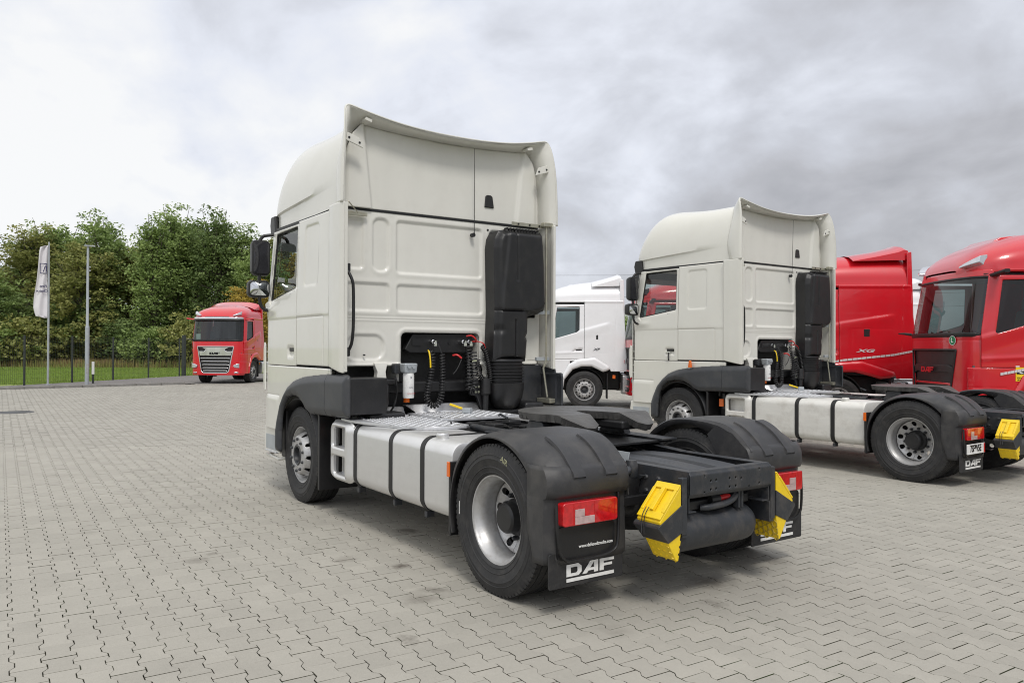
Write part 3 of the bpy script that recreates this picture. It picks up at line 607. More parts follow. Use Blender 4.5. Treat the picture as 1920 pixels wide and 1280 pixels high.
def make_xf():
    T = empty('semi_truck')
    chassis(T)
    for s_ in (1, -1):
        put_wheel('rear', T, 0, 1.245, s_); put_wheel('front', T, 3.8, 1.19, s_); mudguard(T, s_); chock_holder(T, s_)
    tank(T, 1, .60, 2.83, ALU)
    # --- cab sides: rear quarter, locker, door, skirt
    def hs_rear(u, v):
        h = emboss(sd_rect(u, v, 3.19, 3.575, 2.265, 2.89, .05), .03, .010) + .004*sstep(1.945, 1.965, v)
        h = h + groove(u-3.018)*(v < 1.955) + groove(v-1.950)*(u > 3.018) + .012*sstep(2.90, 2.80, u)
        return h + .004*np.exp(-((u-2.83)/.01)**2)
    DOORW = [(4.575,2.885),(3.845,2.895),(3.848,2.29),(4.625,2.185)]
    def hs_door(u, v):
        h = .004*sstep(1.945, 1.965, v) - .006*sstep(.045, .0, np.abs(sd_poly(u, v, DOORW, .03)))
        h = h - .03*sstep(.03, 0, np.abs(sd_rect(u, v, 3.86, 4.03, 1.555, 1.615, .02)+.02))*0
        h = h - .030*sstep(.012, -.02, sd_rect(u, v, 3.85, 4.04, 1.53, 1.645, .03))
        h = h + .025*np.exp(-(((u-4.60)/.16)**2+((v-2.06)/.055)**2))
        return h
    skirt_arch = [(4.36,.5),(4.32,.80),(4.20,1.02),(3.98,1.215),(3.75,1.29),(3.5,1.325),(2.84,1.375),(2.4,1.38),(2.4,.4)]
    def hs_skirt(u, v): return groove(v-1.10)*(u > 4.3) + .012*sstep(2.90, 2.80, u) + .012*sstep(1.12, 1.04, v)*sstep(4.28, 4.38, u)
    band = [(4.335,.50),(4.335,.72),(4.28,.86),(4.20,1.01),(4.09,1.12),(3.97,1.20),(3.80,1.265),(3.52,1.315),(3.2,1.343),(2.84,1.36),(2.36,1.372),(2.36,1.01),(3.30,.985),(3.42,1.02),(3.50,1.075),(3.63,1.13),(3.80,1.145),(3.97,1.11),(4.10,1.02),(4.17,.90),(4.20,.72),(4.20,.50)]
    for s_ in (1, -1):
        st = .0115 if s_ > 0 else .03; F = XB.side(s_)
        panel('cab_side', CREAM, T, 2.79, 3.765, 1.455, 2.965, st, None, hs_rear, F)
        door = panel('door', CREAM, T, 3.775, 4.765, 1.44, 2.945, st, lambda u, v: np.maximum(sd_rect(u, v, 3.776, 4.76, 1.442, 2.942, .015), -sd_poly(u, v, DOORW, .03)), hs_door, F)
        panel('cab_skirt', CREAM, T, 2.80, 4.79, .70, 1.432, st*1.2, lambda u, v: np.maximum(np.maximum(-sd_poly(u, v, skirt_arch), .72-v), np.where(u < 3.7, 1.30-v, -1)), hs_skirt, F)
        gl = panel('side_window', GLASS, door, 3.82, 4.66, 2.16, 2.93, .03, lambda u, v: sd_poly(u, v, DOORW, .028), lambda u, v: -.014+0*u, F, solid=0)
        panel('window_seal', SEAL, door, 3.79, 4.69, 2.13, 2.95, .012, lambda u, v: np.maximum(sd_poly(u, v, DOORW, .040), -sd_poly(u, v, DOORW, .014)), lambda u, v: .004-.012*sstep(.034, .014, sd_poly(u, v, DOORW, 0)), F, solid=0.01)
        q = np.linspace(3.868, 4.025, 2); 
        hx = XB.at(np.array([3.945]), np.array([1.59]), np.array([0.0]))
        MB().box(3.875, 4.02, *sorted((1.205*s_, 1.225*s_)), 1.592, 1.632).build('door_handle', BLACK, door, bevel=0.008)
        MB().box(3.862, 4.032, *sorted((1.186*s_, 1.196*s_)), 1.535, 1.64).build('handle_recess', BLACK, door)
        for nm, a, b in (('wheel_arch_trim', 2.845, 4.4), ('side_trim', 2.36, 2.839)):
            sdf = lambda u, v, a=a, b=b: np.maximum(sd_poly(u, v, band), np.maximum(a-u, u-b))
            sdo = lambda u, v: sd_poly(u, v, band)
            panel(nm, DGREY, T, a, min(b, 4.36), .48, 1.39, .012 if s_ > 0 else .03, sdf, lambda u, v: .006+np.minimum(np.minimum(.044, .020+np.maximum(0, -sdo(u, v))*.45), .006+(-sdo(u, v))*3.0), F, solid=0.02)
        if s_ > 0: MB().box(2.37, 2.83, *sorted((.86*s_, 1.235*s_)), 1.02, 1.355).build('side_box', BLACK, T, bevel=0.012)
        # wheel housing, mud flap behind the front wheel, marker lamp
        A = [(3.8+.60*math.cos(R(a)), .5+.60*math.sin(R(a))) for a in range(-2, 176, 8)]
        MB().loft([[(x, y*s_, z) for y in (.62, 1.21)] for x, z in A], closed=False).build('wheel_housing', BLACK, T, smooth=60, solid=0.01)
        MB().box(4.19, 4.34, *sorted((.95*s_, 1.20*s_)), .42, .95).build('housing_front', BLACK, T, bevel=0.02)
        MB().prism([(3.20,.22),(3.16,.22),(3.16,.95),(3.22,1.03),(3.26,1.03),(3.20,.94)], 'y', *sorted((.80*s_, 1.215*s_))).build('mud_flap', BLACK, T, bevel=0.006)
        MB().box(2.93, 2.98, *sorted((1.04*s_, 1.10*s_)), .70, .95).build('marker_bracket', BLACK, T, bevel=0.006)
        MB().box(2.945, 3.03, *sorted((1.10*s_, 1.118*s_)), .74, .86).build('marker_lamp', ORANGE, T, bevel=0.006)
        MB().box(2.9, 3.12, *sorted((.62*s_, .98*s_)), .42, .98).build('battery_box', BLACK, T, bevel=0.02)
        # step unit ahead of the wheel
        stp = MB().prism([(4.355,.45),(4.36,.72),(4.40,.735),(4.86,.735),(4.88,.60),(4.86,.45)], 'y', *sorted((1.0*s_, 1.215*s_))).build('step_box', CREAM, T, bevel=0.012)
        MB().box(4.42, 4.80, *sorted((1.06*s_, 1.235*s_)), .445, .462).build('step_tread', PLATE, stp, bevel=0.004)
        MB().box(4.42, 4.80, *sorted((1.216*s_, 1.222*s_)), .475, .64).build('step_recess', GALV, stp, bevel=0.002)
        MB().tube([(4.36, 1.1*s_, .40), (4.4, 1.20*s_, .385), (4.9, 1.17*s_, .385), (5.0, 1.0*s_, .39)], .02, 8).build('bumper_edge', CREAM, stp, smooth=50)
        # corner air deflector with its ribs
        fin = MB().prism([(4.82,1.14),(4.87,1.12),(4.89,1.20),(4.89,1.62),(4.86,1.70),(4.82,1.66)], 'y', *sorted((1.212*s_, 1.232*s_))).build('corner_deflector', CREAM, T, bevel=0.01)
        for z_ in (1.22, 1.34, 1.46, 1.58): MB().box(4.70, 4.84, *sorted((1.17*s_, 1.214*s_)), z_, z_+.010).build('deflector_rib', CREAM, fin)
        # extenders
        def se(u, v): return sd_poly(u, v, [(2.50,1.40),(2.84,1.46),(2.84,2.985),(2.50,2.985)])
        panel('side_extender', CREAM, T, 2.50, 2.84, 1.39, 2.99, .012 if s_ > 0 else .02, se, lambda u, v: .014*sstep(2.50, 2.56, u)-.012*sstep(2.70, 2.86, u), lambda u, v, h: (u, (1.232-.035*np.maximum(v-2.2, 0)*0+h)*s_, v), solid=0.02)
        MB().box(2.498, 2.545, *sorted((1.205*s_, 1.236*s_)), 1.41, 2.985).build('extender_edge', CREAM, T, bevel=0.006)
        # mirrors
    roof_rear_y = 1.15
    # --- rear wall
    def in_notch(u, v): return sd_rect(u, v, -.405, .525, 1.2, 1.790, .055)
    pans = [((.945,1.105,2.405,2.885),.035),((.668,.835,2.39,2.905),.07),((-.42,.578,2.385,2.90),.035),((.666,1.105,2.0,2.265),.035),((-.43,.572,1.998,2.262),.035),((-.70,-.525,2.39,2.90),.05),((-1.105,-.945,2.405,2.885),.035),((-.88,-.53,2.0,2.262),.035),((.715,1.10,1.52,1.76),.10),((-1.08,-.70,1.52,1.76),.10)]
    def hb(u, v):
        h = np.zeros_like(u)
        for (a, b, c, d), r_ in pans: h = h + emboss(sd_rect(u, v, a, b, c, d, r_), .026, .017, .003)
        h = h - .006*sstep(1.925, 1.915, v) + .005*np.exp(-((v-1.905)/.008)**2) - .004*np.exp(-((v-1.945)/.008)**2)
        h = h + .010*sstep(.03, 0, np.abs(in_notch(u, v)-.03)) + .020*sstep(1.50, 1.46, v) - .02*sstep(1.14, 1.19, np.abs(u))
        return h
    def sw(u, v): return np.maximum(sd_rect(u, v, -1.185, 1.185, 1.470, 2.965, .02), -in_notch(u, v))
    panel('cab_back', CREAMW, T, -1.19, 1.19, 1.465, 2.97, .0105, sw, hb, lambda u, v, h: (2.75-h, u, v), solid=-0.03)
    MB().box(2.745, 2.80, -1.17, 1.17, 2.968, 2.992).build('roof_seal', SEAL, T)
    for s_ in (1, -1): MB().box(2.78, 4.60, *sorted((1.16*s_, 1.178*s_)), 2.952, 2.992).build('roof_seal', SEAL, T)
    def hr(u, v): return .032*sstep(-.02, .02, np.abs(u)-(.86+.11*(v-3.0))) - .02*sstep(1.09, 1.15, np.abs(u))
    RP = [(-1.165,2.992),(1.165,2.992),(1.165,3.30),(1.14,3.52),(1.07,3.70),(.97,3.81),(.80,3.79),(.4,3.765),(0,3.76),(-.4,3.765),(-.80,3.79),(-.97,3.81),(-1.07,3.70),(-1.14,3.52),(-1.165,3.30)]
    panel('roof_back', CREAMW, T, -1.17, 1.17, 2.99, 3.84, .012, lambda u, v: sd_poly(u, v, RP), hr, lambda u, v, h: (2.75-h, u, v), solid=-0.02)
    # --- roof shell: sections along x
    def roof_sec(x):
        t = min(max(0.0, (x-3.648)/(4.94-3.648)), .9999)
        Wd = 1.19*(1-min(.9999, max(0, x-4.0)/.945)**4.621)**(1/7.322)
        H = 3.132+.861*(1-t**5.079)
        zc = 3.15+.085*np.clip((4.65-x)/1.8, 0, 1)
        inset = .022*np.clip((x-2.95)/.9, 0, 1)
        dip = .19*float(sstep(4.5, 3.2, np.float64(x)))
        pts = [(Wd-inset, 2.99), (Wd-inset, zc-.035), (Wd-inset*.9, zc-.02), (Wd-.0, zc)]
        for k in range(1, 27):
            a = math.pi/2*(k/26)**.9
            c = max(0, math.cos(a))**.298; y = Wd*(c if k < 26 else 0)
            z = zc+(max(H, zc+.002)-zc)*math.sin(a) - dip*max(0, 1-(y/1.12)**2)**1.0
            pts.append((y-.015*max(0, z-3.2)*(y > .4), z))
        while len(pts) < 30: pts.append(pts[-1])
        return pts
    rings = []
    xs = list(np.linspace(2.76, 3.9, 10))+list(3.9+1.04*np.sin(np.linspace(0.06, math.pi/2, 30)))
    for x in xs:
        x = min(x, 4.939); sec = roof_sec(x)
        xr = lambda z: x
        rings.append([(x-(.0), -y, z) for y, z in sec]+[(x, y, z) for y, z in sec[:-1]][::-1])
    rf = MB().loft(rings, closed=False); rf.build('roof_shell', CREAM, T, smooth=30)
    for s_ in (1, -1):
        MB().prism([(4.62,2.93),(4.80,2.93),(4.83,3.05),(4.80,3.15),(4.66,3.15)], 'y', *sorted((1.13*s_, 1.185*s_))).build('roof_corner', BLACK, T, bevel=0.02)
    # --- roof spoiler: rings from roof to trailing edge
    rear = [(2.50,1.248,2.985),(2.50,1.243,3.3),(2.51,1.230,3.6),(2.54,1.218,3.78),(2.575,1.205,3.885),(2.59,1.175,3.922),(2.585,1.10,3.903),(2.57,.90,3.855),(2.56,.63,3.808),(2.555,.3,3.782),(2.55,0,3.775)]
    frnt = [(2.76,1.180,2.99),(2.84,1.172,3.24),(2.78,1.150,3.52),(2.76,1.115,3.66),(2.80,1.06,3.74),(2.84,1.0,3.80),(2.88,.92,3.835),(2.92,.82,3.85),(2.95,.6,3.868),(2.97,.3,3.88),(2.98,0,3.885)]
    full = lambda P: [(x, y, z) for x, y, z in P]+[(x, -y, z) for x, y, z in P[:-1]][::-1]
    rr_ = [Vector(p) for p in smoothpath(full(rear), 2)]; ff_ = [Vector(p) for p in smoothpath(full(frnt), 2)]
    rings = []
    for t in (0, .15, .35, .6, .85, 1.0):
        ring = []
        for a, b in zip(ff_, rr_):
            p = a.lerp(b, t); out = Vector((0, p.y, max(0, p.z-3.4)*2)).normalized()
            side = 1-min(1, max(0, (p.z-3.4)/.3)); p = p + Vector((0, (1 if p.y > 0 else -1)*.03*math.sin(math.pi*t)*side, .012*math.sin(math.pi*t)*(1-side)))
            ring.append(tuple(p))
        rings.append(ring)
    MB().loft(rings, closed=False).build('roof_spoiler', CREAM, T, smooth=50, solid=-0.015)
    wall = [(2.742,1.165,2.992),(2.742,1.165,3.3),(2.742,1.140,3.52),(2.742,1.09,3.67),(2.742,1.05,3.73),(2.742,1.0,3.785),(2.742,.93,3.803),(2.742,.82,3.79),(2.742,.6,3.775),(2.742,.3,3.762),(2.742,0,3.757)]
    ww_ = [Vector(p) for p in smoothpath(full(wall), 2)]
    MB().loft([[tuple(p) for p in ww_], [tuple(a.lerp(b, .5)+Vector((0, 0, .006))) for a, b in zip(ww_, rr_)], [tuple(a.lerp(b, .97)) for a, b in zip(ww_, rr_)]], closed=False).build('spoiler_underside', CREAMW, T, smooth=50, solid=0.006)
    for s_ in (1, -1):
        MB().box(2.60, 2.72, *sorted((.92*s_, .99*s_)), 3.80, 3.83, rot=Matrix.Rotation(.25*s_, 3, 'X')).build('spoiler_bracket', CREAMW, T, bevel=0.004)
        br = MB().prism([(1.02*s_,3.53),(1.195*s_,3.585),(1.18*s_,3.66),(1.06*s_,3.62)], 'x', 2.58, 2.60).build('spoiler_bracket', CREAMW, T, bevel=0.004)
        for (y_, z_) in ((1.06, 3.575), (1.165, 3.61)): MB().cyl((2.575, y_*s_, z_), (2.582, y_*s_, z_), .011, 8).build('bracket_bolt', BLACK, br)
    # --- things on the rear wall
    MB().tube([(2.71, -.30, 2.83), (2.70, -.30, 2.86), (2.66, -.275, 3.73)], [.014, .004, .0025], 6).build('antenna', BLACK, T)
    MB().cyl((2.745, -.295, 2.83), (2.70, -.295, 2.83), .022, 12).build('antenna_foot', BLACK, T)
    MB().prism([(-.455,3.145),(-.575,3.145),(-.555,3.265),(-.535,3.28),(-.485,3.28),(-.468,3.265)], 'x', 2.735, 2.755).build('vent_flap', BLACK, T, bevel=0.008)
    MB().cyl((2.755, -.50, 2.905), (2.742, -.50, 2.905), .012, 8).build('plug', SEAL, T)
    MB().cyl((2.755, .93, 1.565), (2.725, .93, 1.565), .008, 8).build('plug', SEAL, T)
    g = MB().tube(smoothpath([(2.72, 1.17, 2.42), (2.60, 1.175, 2.38), (2.55, 1.14, 2.28), (2.55, 1.125, 2.2), (2.55, 1.125, 1.72), (2.60, 1.15, 1.60), (2.72, 1.17, 1.56)], 2), .015, 10).build('grab_rail', BLACK, T, smooth=60)
    for z_ in (2.38, 1.59): MB().box(2.58, 2.75, 1.14, 1.18, z_-.035, z_+.05).build('rail_foot', BLACK, g, bevel=0.01)
    zb = MB().box(2.70, 2.72, .92, 1.13, 2.905, 2.945).build('extender_bracket', ZINC, T, bevel=0.003)
    MB().tube([(2.53, 1.19, 3.0), (2.68, 1.03, 2.93)], .006, 6).build('bracket_stay', ZINC, zb)
    zb = MB().box(2.60, 2.615, -1.14, -.72, 2.96, 3.0).build('extender_bracket', ZINC, T, bevel=0.003)
    MB().box(2.53, 2.60, -1.22, -1.10, 2.97, 3.02).build('bracket_hinge', ZINC, zb, bevel=0.01)
    for y_ in (-.80, -.95, -1.08): MB().cyl((2.592, y_, 2.98), (2.60, y_, 2.98), .010, 8).build('bracket_bolt', BLACK, zb)
    MB().tube([(2.56, -1.15, 3.0), (2.56, -1.15, 1.50), (2.58, -1.13, 1.42), (2.56, -1.17, 1.10)], .012, 8).build('support_rod', ZINC, T, smooth=60)
    for z_ in (2.03, 1.52):
        MB().box(2.57, 2.60, -1.21, -1.03, z_-.02, z_+.02).build('rod_bracket', GALV, T, bevel=0.004)
    MB().box(2.75, 2.80, -1.20, -1.02, 1.5, 2.95).build('extender_web', CREAMW, T, bevel=0.01)
    MB().prism([(2.49,1.02),(2.86,1.02),(2.86,1.44),(2.53,1.44),(2.49,1.33)], 'y', -1.256, -1.236).build('lower_extender', DGREY, T, bevel=0.008)
    MB().box(2.75, 2.86, -1.236, -.95, 1.03, 1.45).build('lower_extender_return', DGREY, T, bevel=0.008)
    MB().box(2.50, 2.74, -1.235, -1.16, 1.035, 1.085).build('extender_foot', ZINC, T, bevel=0.006)
    # --- air intake snorkel
    out = [(-.455,1.50),(-.875,1.50),(-.895,1.72),(-.875,1.76),(-.90,1.80),(-.905,1.98),(-1.04,2.01),(-1.105,2.05),(-1.125,2.12),(-1.105,2.60),(-1.085,2.86),(-1.05,2.90),(-.62,2.905),(-.52,2.88),(-.475,2.80),(-.46,2.70),(-.475,2.02)]
    def ha(u, v):
        d = sd_poly(u, v, out); h = -.07*(1-sstep(0, .075, -d))**1.5
        h = h - .012*np.exp(-((u+.70-.02*np.sin(v*2))/.012)**2)*(v > 2.35) - .018*np.exp(-((u+.71)/.010)**2)*(v < 1.95)*(v > 1.55)
        h = h + .02*sstep(-.60, -.64, u-.12*(2.9-v))*(v > 2.04) - .02*np.exp(-((v-2.04)/.010)**2)*(u > -.80)
        h = h - .03*np.exp(-(((u+.50)/.05)**2+((v-1.83)/.035)**2))
        return h
    sn = panel('air_intake', BLACK, T, -1.13, -.45, 1.495, 2.91, .012, lambda u, v: sd_poly(u, v, out), ha, lambda u, v, h: (2.50-h, u, v), solid=0)
    P2 = [(y, z) for y, z in out]
    q = MB(); q.loft([[(2.57, y, z) for y, z in P2], [(2.74, y, z) for y, z in P2]], caps=False); q.build('intake_body', BLACK, sn, smooth=40)
    gr = MB(); 
    for i in range(11): gr.box(2.50, 2.56, -.60-.04*i, -.585-.04*i, 2.895, 2.912)
    gr.build('intake_grille', SEAL, sn)['kind'] = 'stuff'
    pr = [(.205, 1.52)]
    for i in range(7): pr += [(.212, 1.505-.034*i), (.212, 1.495-.034*i), (.192, 1.487-.034*i), (.192, 1.478-.034*i)]
    pr += [(.218, 1.265), (.215, 1.20), (.20, 1.12), (.165, 1.03), (.10, .975), (0, .955)]
    b = MB().lathe(pr, (0, 0, 0), 'z', 40); b.v = [(2.64+x*.75, -.665+y, z) for x, y, z in b.v]
    b.build('intake_bellow', BLACK, T, smooth=40)
    MB().box(2.55, 2.9, -.95, -.45, .93, .985).build('intake_foot', BLACK, T, bevel=0.02)
    MB().box(2.45, 2.75, -1.05, -.80, .93, 1.06).build('cab_mount', BLACK, T, bevel=0.03)
    # --- coupling bay in the notch
    MB().box(3.02, 3.05, -1.1, 1.1, .9, 1.9).build('bay_back', BLACK, T)
    MB().box(2.79, 3.0, -.43, -.405, 1.3, 1.80).build('bay_side', CREAMW, T); MB().box(2.79, 3.0, .53, .555, 1.3, 1.80).build('bay_side', CREAMW, T)
    pnl = MB().prism([(.37,1.78),(.46,1.62),(.40,1.585),(-.34,1.585),(-.36,1.70),(-.33,1.79)], 'x', 2.80, 2.88).build('socket_panel', BLACK, T, bevel=0.012)
    for y_ in (.33,): MB().box(2.79, 2.801, y_-.05, y_+.05, 1.66, 1.73).build('socket_hole', SEAL, pnl)
    for y_ in (.06, -.06): MB().cyl((2.801, y_, 1.69), (2.792, y_, 1.69), .018, 12).build('socket_hole', SEAL, pnl)
    for y_ in (.16, -.20, -.27):
        c_ = MB().lathe([(0, 2.70), (.012, 2.70), (.014, 2.74), (.022, 2.745), (.024, 2.78), (.018, 2.80)], (0, y_, 1.70), 'x', 14).build('air_coupling', CHROME, pnl, smooth=40)
        MB().box(2.70, 2.745, y_-.018, y_+.018, 1.655, 1.69).build('coupling_lug', CHROME, c_, bevel=0.004)
    MB().tube(smoothpath([(2.70, -.21, 1.76), (2.66, -.25, 1.77), (2.64, -.29, 1.73), (2.68, -.31, 1.70)], 2), .009, 6).build('red_hose', REDP, pnl, smooth=60)
    MB().tube(smoothpath([(2.78, -.29, 1.70), (2.70, -.34, 1.71), (2.66, -.40, 1.69), (2.66, -.42, 1.64)], 2), .006, 6).build('red_cable', REDP, pnl, smooth=60)
    def coil(path, r, turns, wr=.0075, m=BLACK, name='coiled_hose'):
        P = smoothpath(path, 3); d = [0]
        for a, b_ in zip(P, P[1:]): d.append(d[-1]+(b_-a).length)
        n = turns*12; pts = []; u = Vector((1, 0, 0))
        for k in range(n+1):
            t = d[-1]*k/n; i = min(len(P)-2, int(np.searchsorted(d, t, 'right'))-1); f = (t-d[i])/max(1e-6, d[i+1]-d[i]); p = P[i].lerp(P[i+1], f)
            tg = (P[min(i+2, len(P)-1)]-P[max(i-1, 0)]).normalized(); a1 = (u-tg*u.dot(tg)).normalized(); a2 = tg.cross(a1); ph = 2*math.pi*k/12
            pts.append(p+(a1*math.cos(ph)+a2*math.sin(ph))*r)
        return MB().tube(pts, wr, 6).build(name, m, T, smooth=60)
    coil([(2.62, .27, 1.60), (2.60, .245, 1.56), (2.58, .27, 1.40), (2.56, .34, 1.18), (2.55, .33, 1.08), (2.55, .24, 1.05), (2.56, .17, 1.12), (2.58, .145, 1.3), (2.60, .145, 1.58)], .027, 40)
    MB().tube(smoothpath([(2.62, .29, 1.61), (2.58, .30, 1.60), (2.56, .298, 1.52), (2.56, .295, 1.44)], 2), .008, 6).build('yellow_hose', YELLOW, T, smooth=60)
    MB().tube([(2.60, .145, 1.58), (2.66, .15, 1.68)], .006, 6).build('hose_tail', SEAL, T)
    coil([(2.70, -.40, 1.66), (2.66, -.42, 1.62), (2.64, -.44, 1.50), (2.62, -.47, 1.30), (2.62, -.44, 1.26), (2.62, -.40, 1.27), (2.62, -.33, 1.33), (2.62, -.29, 1.45), (2.62, -.30, 1.52)], .025, 34)
    coil([(2.64, -.20, 1.66), (2.60, -.18, 1.5), (2.60, -.19, 1.35), (2.60, -.17, 1.22), (2.58, -.20, 1.19), (2.58, -.24, 1.23), (2.60, -.24, 1.40), (2.64, -.25, 1.6)], .036, 26)
    MB().tube(smoothpath([(2.66, -.02, 1.56), (2.62, -.05, 1.57), (2.60, -.09, 1.53)], 2), .011, 6).build('red_hose', REDP, T, smooth=60)
    MB().tube(smoothpath([(2.60, -.09, 1.52), (2.60, -.04, 1.42), (2.62, .0, 1.37)], 2), .006, 6).build('hose_tail', BLACK, T)
    MB().box(2.60, 2.64, -.28, -.22, 1.48, 1.53).build('plug_connector', CHROME, T, bevel=0.006)
    for (y_, z_) in ((-.265,1.235),(-.30,1.235),(-.265,1.18),(-.30,1.18)): MB().cyl((2.62, y_, z_), (2.60, y_, z_), .013, 10).build('bracket_bolt', CHROME, T)
    MB().prism([(-.22,1.30),(-.42,1.30),(-.40,.99),(-.36,.97),(-.30,1.13),(-.22,1.15)], 'x', 2.63, 2.68).build('lift_bracket', BLACK, T, bevel=0.01)
    MB().lathe([(0,1.32),(.05,1.32),(.055,1.29),(.055,1.16),(.035,1.14),(.03,.98)], (2.60,-.385,0), 'z', 18).build('cab_damper', BLACK, T, smooth=40)
    # hangers, filter
    for y_ in (.76, -.50):
        MB().loft([[(2.72, y_-.075, 1.49), (2.72, y_+.075, 1.49), (2.78, y_+.075, 1.49), (2.78, y_-.075, 1.49)], [(2.70, y_-.045, 1.40), (2.70, y_+.045, 1.40), (2.78, y_+.045, 1.40), (2.78, y_-.045, 1.40)], [(2.70, y_-.055, 1.33), (2.70, y_+.055, 1.33), (2.78, y_+.055, 1.33), (2.78, y_-.055, 1.33)], [(2.70, y_-.03, 1.305), (2.70, y_+.03, 1.305), (2.78, y_+.03, 1.305), (2.78, y_-.03, 1.305)]]).build('cab_hanger', CREAMW, T, bevel=0.008)
    fl = MB().lathe([(0, 1.145), (.052, 1.145), (.055, 1.155), (.055, 1.37), (.05, 1.39), (0, 1.39)], (2.58, .53, 0), 'z', 28).build('fuel_filter', PRINT, T, smooth=40)
    MB().loft([[(2.58+a, .53+b, z) for a, b in rrect2(-.06*k, .06*k, -.075*k, .075*k, .02, 3)] for z, k in ((1.39, .7), (1.40, .9), (1.475, 1.0), (1.485, .9))]).build('filter_head', GALV, fl, bevel=0.004)
    for (a, b) in ((.56, 1.455), (.51, 1.45)): MB().cyl((2.53, a, b), (2.50, a, b), .018, 12).build('filter_port', GALV, fl)
    for k, (txt, z_, s_, m_) in enumerate((('X', 1.345, .030, NAVY), ('PACCAR PARTS', 1.19, .012, REDP), ('Fuel filter', 1.25, .012, NAVY), ('- - - - -', 1.28, .012, NAVY))):
        me = textmesh(txt, s_, .0006); place_text('filter_print', me, m_, fl, (2.5235, .53, z_), (0, -1, 0), (0, 0, 1))
    MB().cyl((2.62, .53, 1.10), (2.62, .53, 1.145), .03, 12).build('filter_drain', ORANGE, fl)
    MB().box(2.66, 2.74, .42, .64, 1.38, 1.48).build('filter_bracket', FRAME, T, bevel=0.01)
    MB().lathe([(0, 1.30), (.05, 1.30), (.07, 1.27), (.07, 1.10), (.05, 1.03), (.06, 1.0), (0, 1.0)], (2.62, .80, 0), 'z', 24).build('cab_bellow', BLACK, T, smooth=50)
    MB().box(2.45, 2.95, .62, 1.0, .90, 1.02).build('cab_mount', BLACK, T, bevel=0.03)
    MB().box(2.66, 2.74, .60, .95, 1.27, 1.33).build('cab_mount', BLACK, T, bevel=0.02)
    MB().box(2.75, 2.97, -.7, .7, 1.18, 1.30).build('cab_cross_tube', BLACK, T, bevel=0.03)
    MB().tube(smoothpath([(2.6, .66, 1.35), (2.6, .64, 1.2), (2.62, .67, 1.05), (2.7, .7, .98)], 2), .01, 6).build('filter_hose', BLACK, T, smooth=60)
    # --- deck plates with raised studs
    stud = MB(); 
    def on_deck(x, y): return (1.47 < x < 2.62 and .52 < y < 1.12 and not (x < 1.62 and y > .95) and not (x < 1.6 and y < .58)) or (1.95 < x < 2.62 and -.33 < y < .48)
    for i in range(26):
        for j in range(34):
            x_ = 1.46+.047*i; y_ = -.34+.046*j
            if not on_deck(x_, y_): continue
            a = math.pi/4 if (i+j) % 2 else -math.pi/4; zt = .9735 if y_ > .5 else .9885
            c, s_ = math.cos(a)*.022, math.sin(a)*.022; c2, s2 = -math.sin(a)*.0075, math.cos(a)*.0075
            stud.add([(x_-c, y_-s_, zt), (x_+c2, y_+s2, zt), (x_+c, y_+s_, zt), (x_-c2, y_-s2, zt), (x_, y_, zt+.007)], [(0,1,4),(1,2,4),(2,3,4),(3,0,4)])
    dk = MB().prism([(1.44,.56),(1.50,.50),(2.68,.50),(2.68,1.19),(2.45,1.20),(2.20,1.17),(1.72,1.06),(1.50,.94),(1.44,.80)], 'z', .947, .973).build('deck_plate', PLATE, T, bevel=0.005)
    dk2 = MB().prism([(1.90,-.36),(2.68,-.36),(2.68,.495),(2.0,.495),(1.90,.42)], 'z', .962, .988).build('deck_plate', PLATE, T, bevel=0.005)
    stud.build('deck_studs', PLATE, dk, smooth=0)['kind'] = 'stuff'
    for (ya, yb, z0) in ((.505, 1.17, .973), (-.36, .495, .988)):
        MB().loft([[(2.60, ya+.02, z0), (2.60, yb-.06, z0)], [(2.66, ya+.02, z0+.012), (2.66, yb-.08, z0+.012)], [(2.70, ya+.02, z0+.075), (2.70, yb-.22*(ya > 0), z0+.075)], [(2.78, ya+.02, z0+.078), (2.78, yb-.24*(ya > 0), z0+.078)]], closed=False).build('deck_upstand', PLATE, dk if ya > 0 else dk2, smooth=30, solid=0.004)
    for (x_, y_) in ((2.55,1.08),(1.6,.62),(2.5,.56),(2.1,.44),(2.5,-.3),(2.56,.3)):
        MB().cyl((x_, y_, .97), (x_, y_, .993), .009, 8).build('deck_bolt', BLACK, dk)
    MB().tube([(2.46, .13, 1.075), (2.36, .03, 1.03)], .012, 6).build('yellow_hose', YELLOW, T)
    MB().box(2.28, 2.37, -.03, .05, .99, 1.045, rot=Matrix.Rotation(.6, 3, 'Z')).build('plug_connector', GALV, T, bevel=0.012)
    # --- interior and front
    F = XB.front()
    MB().box(3.06, 4.9, -1.14, 1.14, 1.40, 1.45).build('cab_floor', INTERD, T)
    MB().box(2.79, 3.05, -1.14, 1.14, 1.82, 1.86).build('bay_roof', BLACK, T)
    MB().box(2.79, 2.81, -1.15, 1.15, 1.87, 2.95).build('inner_rear_wall', INTER, T)
    MB().box(3.05, 3.45, -1.10, 1.10, 1.46, 1.92).build('bunk', INTER, T, bevel=0.06)
    MB().box(2.80, 4.6, -1.14, 1.14, 2.955, 2.965).build('headlining', INTER, T)
    for s_ in (1, -1): MB().box(2.81, 3.70, *sorted((1.12*s_, 1.15*s_)), 1.87, 2.95).build('inner_side_wall', INTER, T)
    MB().prism([(4.45,1.46),(4.85,1.46),(4.88,2.03),(4.62,2.10),(4.45,1.95)], 'y', -1.04, 1.04).build('dashboard', INTERD, T, bevel=0.03)
    seat(T, 3.72, .62); seat(T, 3.72, -.62)
    sw_ = MB().lathe([(.20, -.012), (.212, 0), (.20, .012), (.188, 0)], (0, 0, 0), 'x', 36, closedprof=True); rm = Matrix.Rotation(R(-35), 3, 'Y')
